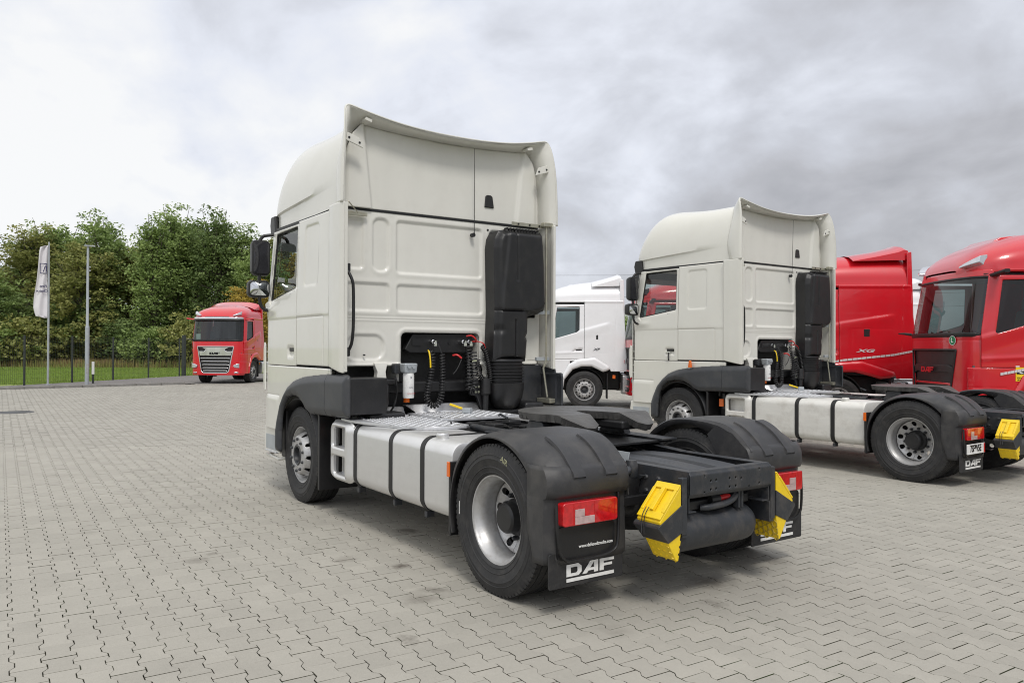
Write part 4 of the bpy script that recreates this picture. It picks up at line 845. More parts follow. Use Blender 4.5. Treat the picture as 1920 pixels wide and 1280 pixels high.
    sw_.v = [tuple(rm @ Vector(p) + Vector((4.36, .62, 2.12))) for p in sw_.v]; so = sw_.build('steering_wheel', BLACK, T, smooth=60)
    MB().tube([(4.36, .43, 2.12), (4.38, .62, 2.10), (4.36, .81, 2.12)], .018, 6).build('wheel_spoke', BLACK, so)
    MB().cyl((4.37, .62, 2.10), (4.55, .62, 1.98), .04, 10).build('steering_column', BLACK, so)
    WS = lambda t, v: sd_rect(t, v, -1.18, 1.18, 2.12, 2.86, .08)
    panel('front_panel', CREAM, T, -1.22, 1.22, .42, 2.96, .03, lambda t, v: np.maximum(sd_rect(t, v, -1.22, 1.22, .43, 2.95), -WS(t, v)), lambda u, v: -.004*(v < 3), F)
    panel('windscreen', GLASS, T, -1.17, 1.17, 2.13, 2.85, .04, WS, lambda u, v: -.012+0*u, F, solid=0)
    gr = panel('grille', BLACK, T, -.72, .72, .85, 1.90, .02, lambda t, v: sd_rect(t, v, -.72, .72, .85, 1.88, .08), lambda u, v: .012+.012*np.sign(np.sin(v*42)), F)
    daf('brand_letters', CHROME, gr, (5.15, 0, 1.75), (0, 1, 0), (0, 0, 1), .50, .12, False)
    MB().prism([(4.80,2.86),(5.12,2.80),(5.14,2.86),(4.90,2.99),(4.80,2.99)], 'y', -1.02, 1.02).build('sun_visor', DGREY, T, bevel=0.01)
    for s_ in (1, -1):
        panel('headlamp', HEADL, T, .80, 1.15, .55, .72, .02, lambda t, v: sd_rect(t, v, .80, 1.15, .55, .72, .05), lambda u, v: .012+0*u, (lambda t, v, h, s_=s_: F(t*s_, v, h)))
        # mirrors: upper and wide-angle head on one black bracket
        mb = MB().tube(smoothpath([(4.64, 1.16*s_, 2.925), (4.66, 1.25*s_, 2.92), (4.68, 1.33*s_, 2.90), (4.68, 1.35*s_, 2.80), (4.68, 1.35*s_, 2.45), (4.68, 1.35*s_, 2.14), (4.66, 1.30*s_, 2.06), (4.64, 1.20*s_, 2.05)], 2), .019, 8).build('mirror_arm', BLACK, T, smooth=60)
        for (z0, z1, yc, w_, nm) in ((2.45, 2.86, 1.335, .105, 'mirror_head'), (2.20, 2.40, 1.355, .125, 'mirror_head')):
            ri = []
            for x_, k in ((4.655, .80), (4.665, .97), (4.70, 1.0), (4.76, .92), (4.79, .6)):
                ri.append([(x_, yc*s_+a*k, (z0+z1)/2+b*k) for a, b in rrect2(-w_, w_, -(z1-z0)/2, (z1-z0)/2, .05, 5)])
            hd = MB().loft(ri).build(nm, BLACK, mb, smooth=50)
            ya, yb, za, zb_ = yc*s_-w_*.82, yc*s_+w_*.82, z0+.026, z1-.026; bl = .006 if z1 > 2.5 else .030
            panel('mirror_glass', MIRRORD if z1 > 2.5 else MIRROR, hd, ya, yb, za, zb_, .012, lambda u, v, a=(ya, yb, za, zb_): sd_rect(u, v, *a, .035), lambda u, v, a=(ya, yb, za, zb_), bl=bl: bl*(1-((u-(a[0]+a[1])/2)/((a[1]-a[0])/2))**2)*(1-((v-(a[2]+a[3])/2)/((a[3]-a[2])/2))**2*.9), lambda u, v, h: (4.652-h, u, v), solid=0, smooth=80)
    MB().prism([(4.50,2.04),(4.74,2.04),(4.78,2.14),(4.66,2.17)], 'y', 1.205, 1.255).build('mirror_foot', CREAM, T, bevel=0.02)
    # badges
    me = textmesh('XF', .085, .002, .003, 1.3, .25); place_text('badge', me, BADGE, T, (4.57, 1.226, 1.515), (-1, 0, 0), (0, 0, 1))
    me = textmesh('480', .060, .002, .003, 1.3, .25); place_text('badge', me, BADGE, T, (3.975, 1.233, 2.185), (-1, 0, 0), (0, 0, 1))
    for s_ in (1, -1):
        daf('flap_letters', PRINT, T, (-.611, .915*s_ if s_ > 0 else -.93, .268), (0, -1, 0), (0, 0, 1), .385, .105)
    return T
# ------------------------------------------------------------------ the newer, rounded cabs
NB = Body([(1.9,1.22),(4.40,1.22),(4.72,1.205),(4.95,1.13),(5.09,.98),(5.17,.70),(5.21,.35),(5.22,0)], 4.0, tumble=0.05, lean=0.17, zl=1.95)
def make_ng(paint, name, front='chrome', zs=1.0, detail=1, tape=False, badge='XF', spoiler_edge=True, chass=True, sticker=False, ext=0.0, rh=0.0):
    T = empty('semi_truck'); st = {2: .02, 1: .03, 0: .05}[detail]
    for s_ in (1, -1):
        put_wheel('front', T, 3.8, 1.19, s_)
        if chass: put_wheel('rear', T, 0, 1.245, s_)
    if chass:
        for s_ in (1, -1):
            MB().box(-.95, 4.6, *sorted((.33*s_, .40*s_)), .66, .92).build('frame_rail', FRAME, T, bevel=0.005)
            mudguard(T, s_)
        MB().cyl((0, -.95, .5), (0, .95, .5), .075, 16).build('rear_axle', FRAME, T)
        MB().prism([(.62+.49*math.cos(R(a)), .49*math.sin(R(a))) for a in range(-118, 119, 12)]+[(.10,.345),(.13,.20),(.60,.03),(.60,-.03),(.13,-.20),(.10,-.345)], 'z', 1.06, 1.12).build('fifth_wheel', GREASE, T, bevel=0.01)
        MB().box(.1, 1.1, -.4, .4, .92, 1.06).build('mounting_plate', FRAME, T, bevel=0.02)
        MB().box(-.96, -.90, -.36, .36, .68, .86).build('rear_cross_member', FRAME, T, bevel=0.01)
    for s_ in (1, -1):
        t_ = MB().loft([[(x_, a*s_, c) for a, c in rrect2(.56, 1.18, .38, .92, .08, 5)] for x_ in (.62, 2.75)]).build('fuel_tank', ALU, T, smooth=40)
        for xx in (1.0, 1.7, 2.3): MB().loft([[(x_, a*s_, c) for a, c in rrect2(.552, 1.188, .372, .928, .085, 5)] for x_ in (xx, xx+.05)]).build('strap', SEAL, t_, smooth=40)
    MB().cyl((3.8, -.95, .47), (3.8, .95, .47), .06, 12).build('front_axle', FRAME, T)
    MB().box(2.75, 4.6, -.42, .42, .45, 1.05).build('engine', BLACK, T, bevel=0.05)
    MB().box(2.74, 5.0, -1.1, 1.1, 1.06, 1.30).build('cab_underside', BLACK, T, bevel=0.03)
    Z = lambda z: 1.3+(z-1.3)*zs if z > 1.3 else z
    DW = [(4.62,Z(2.735)),(3.955,Z(2.745)),(3.96,Z(2.13)),(4.02,Z(2.085)),(4.66,Z(1.90))]
    arch_o = [(4.50,.55),(4.46,.75),(4.24,1.18),(4.0,1.32),(3.52,1.375),(3.14,1.14),(3.08,1.0),(2.0,1.0),(2.0,.3),(4.5,.3)]
    arch_i = [(4.40,.45),(4.36,.77),(4.13,1.06),(3.88,1.145),(3.60,1.145),(3.40,1.05),(3.30,1.0),(3.20,1.02),(3.10,1.07),(3.14,1.14),(3.52,1.375),(4.0,1.32),(4.24,1.18),(4.48,.75),(4.54,.45)]
    def rise(u, v, x0, z0, x1, z1): return (z0+(z1-z0)*(x0-u)/(x0-x1))-v
    def hs(u, v):
        d = rise(u, v, 3.82, Z(2.15), 3.16, Z(2.33)); f = sstep(3.05, 3.25, u)
        h = .020*sstep(-.03, .05, d)*f - .016*sstep(.03, .30, d)*f
        h = h + .5*groove(sd_rect(u, v, 3.15, 3.64, 1.50, Z(2.03), .02), .005, .005)
        h = h + groove(u-2.98+.03*(v-1), .006, .008) + .014*sstep(Z(2.86), Z(2.90), v)
        return h
    def hd(u, v):
        d = rise(u, v, 4.85, Z(1.86), 3.82, Z(2.15)); h = .018*sstep(-.03, .04, d) - .014*sstep(.03, .30, d)
        h = h - .035*sstep(.012, -.02, sd_poly(u, v, [(3.86,1.63),(4.06,1.60),(4.13,1.53),(3.86,1.53)], .012)) + .012*np.exp(-((v-1.52+.05*(u-4))/.03)**2)
        return h
    sgns = (1, -1)
    for s_ in sgns:
        F = NB.side(s_); q = st if s_ > 0 else .05
        def sds(u, v): return np.maximum(np.maximum(2.69+.07*(v-2.0)*0.9-u, -sd_poly(u, v, arch_o)), sd_rect(u, v, 2.4, 3.803, .98, Z(2.93), 0))
        panel('cab_side', paint, T, 2.64, 3.803, .98, Z(2.93), q, sds, hs, F, solid=.02)
        door = panel('door', paint, T, 3.812, 4.90, 1.33, Z(2.83), q, lambda u, v: np.maximum(np.maximum(sd_rect(u, v, 3.814, 4.90, 1.335, Z(2.825), .01), -sd_poly(u, v, DW, .02)), -sd_poly(u, v, arch_o)), hd, F)
        panel('front_skirt', paint, T, 3.82, 5.1, .42, 1.325, q, lambda u, v: np.maximum(np.maximum(-sd_poly(u, v, arch_o), .44-v), np.where(u < 4.2, 1.28-v, -1)), lambda u, v: groove(v-.98)*(u > 4.5), F)
        panel('arch_trim', paint, T, 3.05, 4.56, .45, 1.39, q, lambda u, v: sd_poly(u, v, arch_i), lambda u, v: .006+.035*sstep(0, .05, -sd_poly(u, v, arch_i)), F, solid=.02)
        panel('side_window', GLASSD, door, 3.92, 4.72, 1.85, Z(2.77), .04, lambda u, v: sd_poly(u, v, DW, .018), lambda u, v: -.012+0*u, F, solid=0)
        panel('window_seal', SEAL, door, 3.90, 4.74, 1.83, Z(2.79), .016, lambda u, v: np.maximum(sd_poly(u, v, DW, .034), -sd_poly(u, v, DW, .012)), lambda u, v: .002+0*u, F, solid=.01)
        A = [(3.85+.60*math.cos(R(a)), .5+.60*math.sin(R(a))) for a in range(-2, 176, 10)]
        MB().loft([[(x, y*s_, z) for y in (.55, 1.18)] for x, z in A], closed=False).build('wheel_housing', BLACK, T, smooth=60, solid=.01)
        MB().box(3.86, 4.04, *sorted((1.19*s_, 1.212*s_)), 1.555, 1.60).build('door_handle', BLACK, door, bevel=0.01)
        MB().box(3.16, 3.19, *sorted((.8*s_, 1.18*s_)), .25, .95).build('mud_flap', BLACK, T, bevel=.005)
        MB().box(2.95, 3.03, *sorted((1.14*s_, 1.16*s_)), .80, .90).build('marker_lamp', ORANGE, T, bevel=.006)
        if s_ > 0:
            MB().box(3.42, 3.50, 1.215, 1.245, Z(1.86), Z(2.03)).build('locker_latch', BLACK, T, bevel=.015)
            if badge:
                me = textmesh(badge, .09, .002, .003, 1.5, .3); place_text('badge', me, BADGE if paint is WHITE else TAPE, T, (3.48, 1.250, 1.60), (-1, 0, 0), (0, 0, 1))
        if tape:
            for (xa, xb) in ((2.75, 3.80), (3.82, 4.62)):
                n_ = int((xb-xa)/.055)
                tp = MB()
                for k in range(n_):
                    x0_ = xa+k*(xb-xa)/n_; x1_ = x0_+(xb-xa)/n_-.006
                    zz_ = lambda x: 1.15+(4.86-x)*.20
                    vs = []
                    for (xx, dz) in ((x0_, 0), (x1_, 0), (x1_, .045), (x0_, .045)):
                        p = NB.at(np.array([xx]), np.array([zz_(xx)]), np.array([.034])); vs.append((float(p[0][0]), float(p[1][0])*s_, zz_(xx)+dz))
                    tp.add(vs, [(0,1,2,3)])
                tp.build('reflective_strip', TAPE, T, smooth=0)['kind'] = 'stuff'
    # roof
    zb = Z(2.92)
    def sec(x):
        t = min(.9999, max(0, (x-2.9)/(5.02-2.9))); Wd = 1.175*(1-(max(0, x-4.0)/1.04)**4)**(1/3.0) if x > 4 else 1.175
        H = zb+(Z(3.52)+rh-zb)*(1-t**2.6)**(1/1.7)
        pts = [(Wd, zb-.03), (Wd+.012*(x < 4.6), zb), (Wd, zb+.03)]
        for k in range(1, 15):
            a = math.pi/2*k/14; c, s2 = math.cos(a)**.55, math.sin(a)**.8
            z = zb+.03+(max(H, zb+.04)-zb-.03)*s2
            pts.append((Wd*(c if k < 14 else 0) - .10*max(0, z-Z(3.1))*(k < 11), z))
        return pts
    rings = []
    for x in list(np.linspace(2.79, 3.9, 8))+list(3.9+1.115*np.sin(np.linspace(.07, math.pi/2, 20))):
        x = min(x, 5.012); s3 = sec(x); rings.append([(x, -y, z) for y, z in s3]+[(x, y, z) for y, z in s3[:-1]][::-1])
    MB().loft(rings, closed=False).build('roof_shell', paint, T, smooth=30)
    MB().box(2.76, 2.79, -1.14, 1.14, 1.25, Z(3.42)+rh*.9).build('cab_back', paint, T, bevel=.01)
    # roof spoiler: a wing across the rear with its side returns
    W_ = MB(); prof = lambda y: [(x_, z_+rh) for x_, z_ in prof0(y)]
    prof0 = lambda y: [(3.60, Z(3.50)-.16*(abs(y)/1.1)**4), (3.30, Z(3.575)-.14*(abs(y)/1.1)**4), (3.0, Z(3.66)-.14*(abs(y)/1.1)**4), (2.86, Z(3.71)-.14*(abs(y)/1.1)**4), (2.79, Z(3.69)-.14*(abs(y)/1.1)**4), (2.76, Z(3.57)-.14*(abs(y)/1.1)**4), (2.85, Z(3.50)-.14*(abs(y)/1.1)**4)]
    W_.loft([[(x, y, z) for x, z in prof(y)] for y in (-1.13, -1.08, -.9, -.6, -.3, 0, .3, .6, .9, 1.08, 1.13)]).build('roof_spoiler', paint, T, smooth=30)
    for s_ in (1, -1):
        MB().prism([(2.66,1.25),(2.80,1.25),(2.84,Z(3.50)+rh),(2.74,Z(3.52)+rh)], 'y', *sorted((1.165*s_, 1.195*s_))).build('side_extender', paint, T, bevel=.012)
    MB().prism([(3.4, Z(3.50)+rh),(4.2, Z(3.42)+rh),(4.38, Z(3.32)+rh),(4.2, Z(3.30)+rh*.8),(3.4, Z(3.4)+rh)], 'y', -.5, .5).build('roof_hatch', paint, T, bevel=.02)
    # front
    F = NB.front(); c_ = NB.c
    WS = lambda t, v: sd_poly(t, v, [(-1.27,1.93),(-1.12,1.90),(1.12,1.90),(1.27,1.93),(1.26,Z(2.80)),(-1.26,Z(2.80))], .02)
    GR = lambda t, v: sd_poly(t, v, [(-.80,1.62),(.80,1.62),(.60,.56),(.52,.50),(-.52,.50),(-.60,.56)], .01)
    fr = panel('front_panel', paint, T, -1.34, 1.34, .38, Z(2.93), st, lambda t, v: np.maximum(np.maximum(sd_rect(t, v, -1.335, 1.335, .385, Z(2.925), .04), -WS(t, v)), -GR(t, v)), lambda u, v: groove(v-1.80, .006, .006)-.02*sstep(1.66, 1.60, v)*sstep(1.3,1.0,np.abs(u))*0+groove(v-.78, .007, .008)*(np.abs(u) > .6), F, solid=.03)
    panel('windscreen', GLASSD, T, -1.32, 1.32, 1.86, Z(2.85), .05, lambda t, v: WS(t, v)-.004, lambda u, v: -.006+0*u, F, solid=0)
    panel('windscreen_seal', SEAL, T, -1.32, 1.32, 1.86, Z(2.85), st, lambda t, v: np.maximum(WS(t, v)-.012, -(WS(t, v)+.03)), lambda u, v: .002+0*u, F, solid=.01)
    panel('windscreen_base', BLACK, T, -1.2, 1.2, 1.84, 1.96, st, lambda t, v: sd_rect(t, v, -1.18, 1.18, 1.87, 1.94, .03), lambda u, v: .012+0*u, F, solid=.01)
    gb = panel('grille_back', BLACK, T, -.82, .82, .47, 1.66, .03, lambda t, v: GR(t, v)-.01, lambda u, v: -.04+0*u, F)
    trim = CHROME if front == 'chrome' else BLACK
    panel('grille_frame', trim, T, -.84, .84, .44, 1.67, .014, lambda t, v: np.maximum(GR(t, v)-.022, -(GR(t, v)+.012)), lambda u, v: .014+0*u, F, solid=.02)
    def slat(z, hw, th, m, y0=0.0, off=.0):
        panel('grille_slat', m, gb, -hw, hw, z-th/2-.03, z+th/2+.03, .02, lambda t, v: sd_poly(t, v, [(-hw, z+th*.2),(-hw*.80, z+th/2),(hw*.80, z+th/2),(hw, z+th*.2),(hw*.97, z-th*.6),(hw*.78, z-th*.3),(-hw*.78, z-th*.3),(-hw*.97, z-th*.6)]), lambda u, v: -.006+off+0*u, F, solid=.03, vstep=.01)
    if front == 'chrome':
        panel('grille_bar', CHROME, gb, -.76, .76, 1.2, 1.64, .02, lambda t, v: sd_poly(t, v, [(-.60,1.60),(.60,1.60),(.42,1.50),(.50,1.42),(.74,1.43),(.70,1.24),(-.70,1.24),(-.74,1.43),(-.50,1.42),(-.42,1.50)]), lambda u, v: .004+0*u, F, solid=.03, vstep=.01)
        for k, z in enumerate((1.12, .98, .84, .70, .58)): slat(z, .69-.035*k, .035, CHROME)
        lt = BLACK
    else:
        for k, z in enumerate((1.28, 1.02, .80, .60)): slat(z, .74-.04*k, .16 if k < 1 else .045, BLACK if k < 1 else paint)
        lt = paint
    me_x = float(NB.at(np.array([c_]), np.array([1.34]), np.array([.022]))[0][0])
    daf('brand_letters', lt, T, (me_x+.012, 0, 1.335 if front == 'chrome' else 1.27), (0, 1, 0), (0, 0, 1), .46, .10, False)
    for s_ in (1, -1):
        Fm = (lambda t, v, h, s_=s_: F(t*s_, v, h))
        panel('headlamp', HEADL, T, .76, 1.26, .62, .92, .02, lambda t, v: sd_poly(t, v, [(.80,.80),(.92,.86),(1.20,.90),(1.24,.76),(1.18,.70),(.86,.72)], .008), lambda u, v: .014+0*u, Fm, solid=.03)
        panel('fog_lamp', HEADL, T, .80, 1.05, .45, .56, .02, lambda t, v: sd_rect(t, v, .83, 1.02, .47, .52, .02), lambda u, v: .012+0*u, Fm, solid=.02)
        # roof corner lamps sit on the shell
        q = MB(); px = [(5.01,.74),(4.96,.86),(4.89,.96),(4.80,1.04)]
        q.loft([[(x+.06, y*s_, zb+.06+.03*k), (x+.04, y*s_, zb+.10+.055*k), (x-.10, y*s_*.97, zb+.105+.06*k), (x-.10, y*s_*.97, zb+.05)] for k, (x, y) in enumerate(px)]).build('roof_lamp', DARKL if detail < 2 else HEADL, T, smooth=30, bevel=.01)
        MB().loft([[(4.66+a, (1.10+.42*k)*s_, Z(2.83)+.05*k+b) for a, b in rrect2(-.07+.02*k, .07-.02*k, -.03, .03, .02, 3)] for k in (0, .5, 1)]).build('camera_arm', paint if front == 'chrome' else BLACK, T, smooth=40)
        MB().tube([(5.10, .15*s_+.2, 1.90), (5.08, .55*s_+.35, 1.96)], .012, 6).build('wiper_arm', BLACK, T)
        if s_ < 0: MB().tube([(5.05, 1.06*s_, 1.93), (5.16, 1.14*s_, 1.95), (5.20, 1.30*s_, 1.955)], [.03, .022, .014], 8).build('corner_probe', BLACK, T, smooth=50)
    vz = Z(2.80)
    if front == 'chrome':
        panel('visor_bar', CHROME, T, -1.20, 1.20, Z(2.83), Z(2.93), .02, lambda t, v: sd_rect(t, v, -1.18, 1.18, Z(2.845), Z(2.92), .02), lambda u, v: .05+0*u, F, solid=.05)
        panel('sun_visor', BLACK, T, -1.22, 1.22, Z(2.74), Z(2.84), .03, lambda t, v: sd_rect(t, v, -1.20, 1.20, Z(2.76), Z(2.835), .02), lambda u, v: .07-.05*(v-Z(2.7))*0, F, solid=.02)
    # interior
    MB().box(2.82, 5.0, -1.10, 1.10, 1.32, 1.36).build('cab_floor', INTERD, T)
    MB().box(2.80, 2.83, -1.12, 1.12, 1.36, Z(2.9)).build('inner_rear_wall', INTERD if detail < 2 else INTER, T)
    MB().prism([(4.60,1.36),(4.90,1.36),(4.96,1.84),(4.75,1.90),(4.60,1.78)], 'y', -.98, .98).build('dashboard', INTERD, T, bevel=.03)
    MB().box(2.85, 4.8, -1.1, 1.1, Z(2.86), Z(2.87)).build('headlining', INTERD, T)
    seat(T, 3.85, .60); seat(T, 3.85, -.60)
    if ext:
        skip = ('wheel', 'frame_rail', 'mudguard', 'rear_axle', 'fifth_wheel', 'mounting_plate', 'rear_cross', 'fuel_tank', 'front_axle', 'seat')
        for c in T.children:
            if c.name.startswith(skip): continue
            for o in [c]+kids(c):
                if o.type != 'MESH': continue
                k = len(o.data.vertices); a = np.zeros(k*3, np.float32); o.data.vertices.foreach_get('co', a); a = a.reshape(-1, 3)
                a[:, 0] -= ext*np.clip((3.75-a[:, 0])/.6, 0, 1); o.data.vertices.foreach_set('co', a.ravel()); o.data.update()
    return T
# ------------------------------------------------------------------ setting: pavement, kerb, gravel, lawn
def sheet(name, pts, z, m, kind='structure'):
    me = bpy.data.meshes.new(name); me.from_pydata([(x, y, z) for x, y in pts], [], [tuple(range(len(pts)))]); me.update()
    o = newobj(name, me, m, None, smooth=0); o['kind'] = kind; return o
def groundmat(name, c1, c2, c3, sc=(3, 25, 0.3), rough=0.9, bump=0.3):
    m = bpy.data.materials.new(name); m.use_nodes = True; n = m.node_tree.nodes; l = m.node_tree.links; b = n['Principled BSDF']; b.inputs['Roughness'].default_value = rough
    g = n.new('ShaderNodeNewGeometry'); f = []
    for s_ in sc:
        q = n.new('ShaderNodeTexNoise'); q.inputs['Scale'].default_value = s_; q.inputs['Detail'].default_value = 8; l.new(g.outputs['Position'], q.inputs['Vector']); f.append(q)
    r_ = n.new('ShaderNodeValToRGB'); r_.color_ramp.elements[0].position = .35; r_.color_ramp.elements[1].position = .65; r_.color_ramp.elements[0].color = (*c1, 1); r_.color_ramp.elements[1].color = (*c2, 1); l.new(f[0].outputs['Fac'], r_.inputs[0])
    r2_ = n.new('ShaderNodeValToRGB'); r2_.color_ramp.elements[0].position = .45; r2_.color_ramp.elements[1].position = .62; l.new(f[2].outputs['Fac'], r2_.inputs[0])
    x = n.new('ShaderNodeMixRGB'); l.new(r2_.outputs[0], x.inputs[0]); l.new(r_.outputs[0], x.inputs[1]); x.inputs[2].default_value = (*c3, 1)
    l.new(x.outputs[0], b.inputs['Base Color'])
    bp = n.new('ShaderNodeBump'); bp.inputs['Strength'].default_value = bump; bp.inputs['Distance'].default_value = .03; l.new(f[1].outputs['Fac'], bp.inputs['Height']); l.new(bp.outputs[0], b.inputs['Normal'])
    return m
# paver colour: a tone per stone, blotches, small oil and tyre stains, gritty relief
PV = bpy.data.materials.new('concrete_paver'); PV.use_nodes = True
n = PV.node_tree.nodes; l = PV.node_tree.links; b = n['Principled BSDF']; b.inputs['Roughness'].default_value = .82; b.inputs['Specular IOR Level'].default_value = .35
def N_(t, **k):
    q = n.new(t)
    for a, c in k.items(): setattr(q, a, c)
    return q
def MM(op, a, c=None, cl=False):
    q = N_('ShaderNodeMath', operation=op, use_clamp=cl)
    for i, x in enumerate((a, c)):
        if x is None: continue
        if isinstance(x, (int, float)): q.inputs[i].default_value = x
        else: l.new(x, q.inputs[i])
    return q.outputs[0]
geo = N_('ShaderNodeNewGeometry'); oi = N_('ShaderNodeObjectInfo'); at = N_('ShaderNodeAttribute', attribute_name='tint'); ai = N_('ShaderNodeAttribute', attribute_name='joined')
rnd = N_('ShaderNodeMix'); rnd.data_type = 'FLOAT'; l.new(ai.outputs['Fac'], rnd.inputs[0]); l.new(oi.outputs['Random'], rnd.inputs[2]); l.new(at.outputs['Fac'], rnd.inputs[3])
def pn(sc, det=6, ro=.55):
    q = N_('ShaderNodeTexNoise'); q.inputs['Scale'].default_value = sc; q.inputs['Detail'].default_value = det; q.inputs['Roughness'].default_value = ro; l.new(geo.outputs['Position'], q.inputs['Vector']); return q.outputs['Fac']
big, mid, fine, grit = pn(.35), pn(2.6, 8, .6), pn(38, 5, .7), pn(210, 3, .7)
val = MM('ADD', .84, MM('MULTIPLY', rnd.outputs[0], .09)); val = MM('ADD', val, MM('MULTIPLY', MM('SUBTRACT', big, .5), .24)); val = MM('ADD', val, MM('MULTIPLY', MM('SUBTRACT', mid, .5), .22)); val = MM('ADD', val, MM('MULTIPLY', MM('SUBTRACT', fine, .5), .20)); val = MM('ADD', val, MM('MULTIPLY', MM('SUBTRACT', grit, .5), .25))
# stains
st_ = None; sp = N_('ShaderNodeSeparateXYZ'); l.new(geo.outputs['Position'], sp.inputs[0])
wob = MM('MULTIPLY', MM('SUBTRACT', pn(9, 5, .7), .5), .30)
for (sx, sy, sr, sa) in ((1.40,1.69,.12,.4),(1.97,.85,.15,.9),(.98,1.42,.10,.9),(.23,1.65,.15,.55),(.33,1.50,.12,.5),(-.60,-.20,.20,.7),(-.93,.14,.10,.5),(-.52,-1.05,.14,.4),(2.0,2.64,.12,.45),(2.15,2.5,.07,.4),(-.39,2.08,.08,.6),(-.95,1.0,.12,.25),(3.5,3.2,.10,.2)):
    dx = MM('SUBTRACT', sp.outputs[0], sx); dy = MM('SUBTRACT', sp.outputs[1], sy)
    d = MM('ADD', MM('SQRT', MM('ADD', MM('MULTIPLY', dx, dx), MM('MULTIPLY', dy, dy))), wob)
    s1 = MM('MULTIPLY', MM('SUBTRACT', 1.0, MM('DIVIDE', d, sr), True), sa*1.0, True); st_ = s1 if st_ is None else MM('MAXIMUM', st_, s1)
spk = MM('MULTIPLY', MM('SUBTRACT', pn(5.5, 8, .70), .66, True), 2.2, True); st_ = MM('MAXIMUM', st_, spk)
hs = N_('ShaderNodeHueSaturation'); hs.inputs['Color'].default_value = (.395, .376, .328, 1); l.new(val, hs.inputs['Value'])
mx2 = N_('ShaderNodeMixRGB'); l.new(st_, mx2.inputs[0]); l.new(hs.outputs[0], mx2.inputs[1]); mx2.inputs[2].default_value = (.10, .085, .07, 1); l.new(mx2.outputs[0], b.inputs['Base Color'])
bp = N_('ShaderNodeBump'); bp.inputs['Strength'].default_value = .25; bp.inputs['Distance'].default_value = .004; l.new(MM('ADD', grit, fine), bp.inputs['Height']); l.new(bp.outputs[0], b.inputs['Normal'])
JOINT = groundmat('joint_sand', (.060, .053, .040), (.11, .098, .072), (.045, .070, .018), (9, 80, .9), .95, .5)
LAWN = groundmat('lawn_grass', (.19, .27, .06), (.27, .33, .09), (.30, .26, .12), (1.2, 14, .22), .95, .8)
GRAVEL = groundmat('gravel', (.13, .12, .115), (.24, .225, .215), (.18, .17, .16), (18, 30, 1.5), .95, .9)
STONE = mat('kerb_concrete', (.26, .25, .235), .9, var=.25, vs=3, bump=.3, bs=40, dirt=(.12, .11, .09), dirt_amt=.5)
edge = lambda y: 31.18-.148*y
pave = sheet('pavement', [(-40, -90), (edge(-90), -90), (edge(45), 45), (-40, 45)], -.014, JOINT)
sheet('ground', [(-900, -900), (900, -900), (900, 900), (-900, 900)], -.10, LAWN)
sheet('lawn', [(edge(-90)+.1, -90), (260, -90), (260, 60), (edge(60)+.1, 60)], -.03, LAWN)
sheet('gravel_strip', [(edge(8)+.16, 8), (edge(-5)+.16, -5), (37, -14), (46.5, -14), (42.2, -6.5), (35.3, .7), (32.5, 4.0), (31.8, 8)], .01, GRAVEL)
# pavers
a_, hw, wn, bx = .0999, .0801, .0556, .0
out = [(-a_, -hw), (-a_+.032, -hw), (-.032, -wn), (.032, -wn), (a_-.032, -hw), (a_, -hw), (a_, hw), (a_-.032, hw), (.032, wn), (-.032, wn), (-a_+.032, hw), (-a_, hw)]
inn = [(x*.978, y*.972) for x, y in out]
PX, PY, ROT = .2060, .1405, R(-2.0)
n12 = len(out)
v3 = [(x, y, 0.0) for x, y in inn]+[(x, y, -.0018) for x, y in out]+[(x, y, -.03) for x, y in out]
topf = [(0,1,10,11),(1,2,9,10),(2,3,8,9),(3,4,7,8),(4,5,6,7)]
f3 = topf+[(n12+i, n12+(i+1) % n12, (i+1) % n12, i) for i in range(n12)]+[(2*n12+i, 2*n12+(i+1) % n12, n12+(i+1) % n12, n12+i) for i in range(n12)]
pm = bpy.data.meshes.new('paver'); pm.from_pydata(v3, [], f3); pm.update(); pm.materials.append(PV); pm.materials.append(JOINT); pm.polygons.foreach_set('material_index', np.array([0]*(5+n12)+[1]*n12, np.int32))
cr_, sr_ = math.cos(ROT), math.sin(ROT)
I, J = np.meshgrid(np.arange(-60, 190), np.arange(-620, 330), indexing='ij'); I = I.ravel(); J = J.ravel()
gx = I*PX+(J % 2)*PX/2+.055; gy = J*PY+.065
wx = gx*cr_-(gy-2)*sr_; wy = gx*sr_+(gy-2)*cr_+2
dep = (wx-CAM.x)*math.cos(YAW)+(wy-CAM.y)*math.sin(YAW); lat = (wx-CAM.x)*math.sin(YAW)-(wy-CAM.y)*math.cos(YAW)
ok = (dep > .8) & (wx < edge(wy)-.12) & (np.abs(lat) < dep*.70+1.6) & (dep < 46)
wx, wy, dep, lat = wx[ok], wy[ok], dep[ok], lat[ok]
vis = (dep*(.4395) > 1.55) & (np.abs(lat)/dep < .66)
order = np.argsort(np.where(vis, dep*dep+lat*lat*.3, 1e9)); near = order[:300]; isn = np.zeros(len(wx), bool); isn[near] = True
for k in near:
    o = bpy.data.objects.new('paver', pm); COL.objects.link(o); o.parent = pave
    o.location = (wx[k]+random.uniform(-.0012, .0012), wy[k]+random.uniform(-.0012, .0012), random.uniform(-.0015, .0010))
    o.rotation_euler = (random.uniform(-.006, .006), random.uniform(-.006, .006), ROT+random.uniform(-.006, .006))
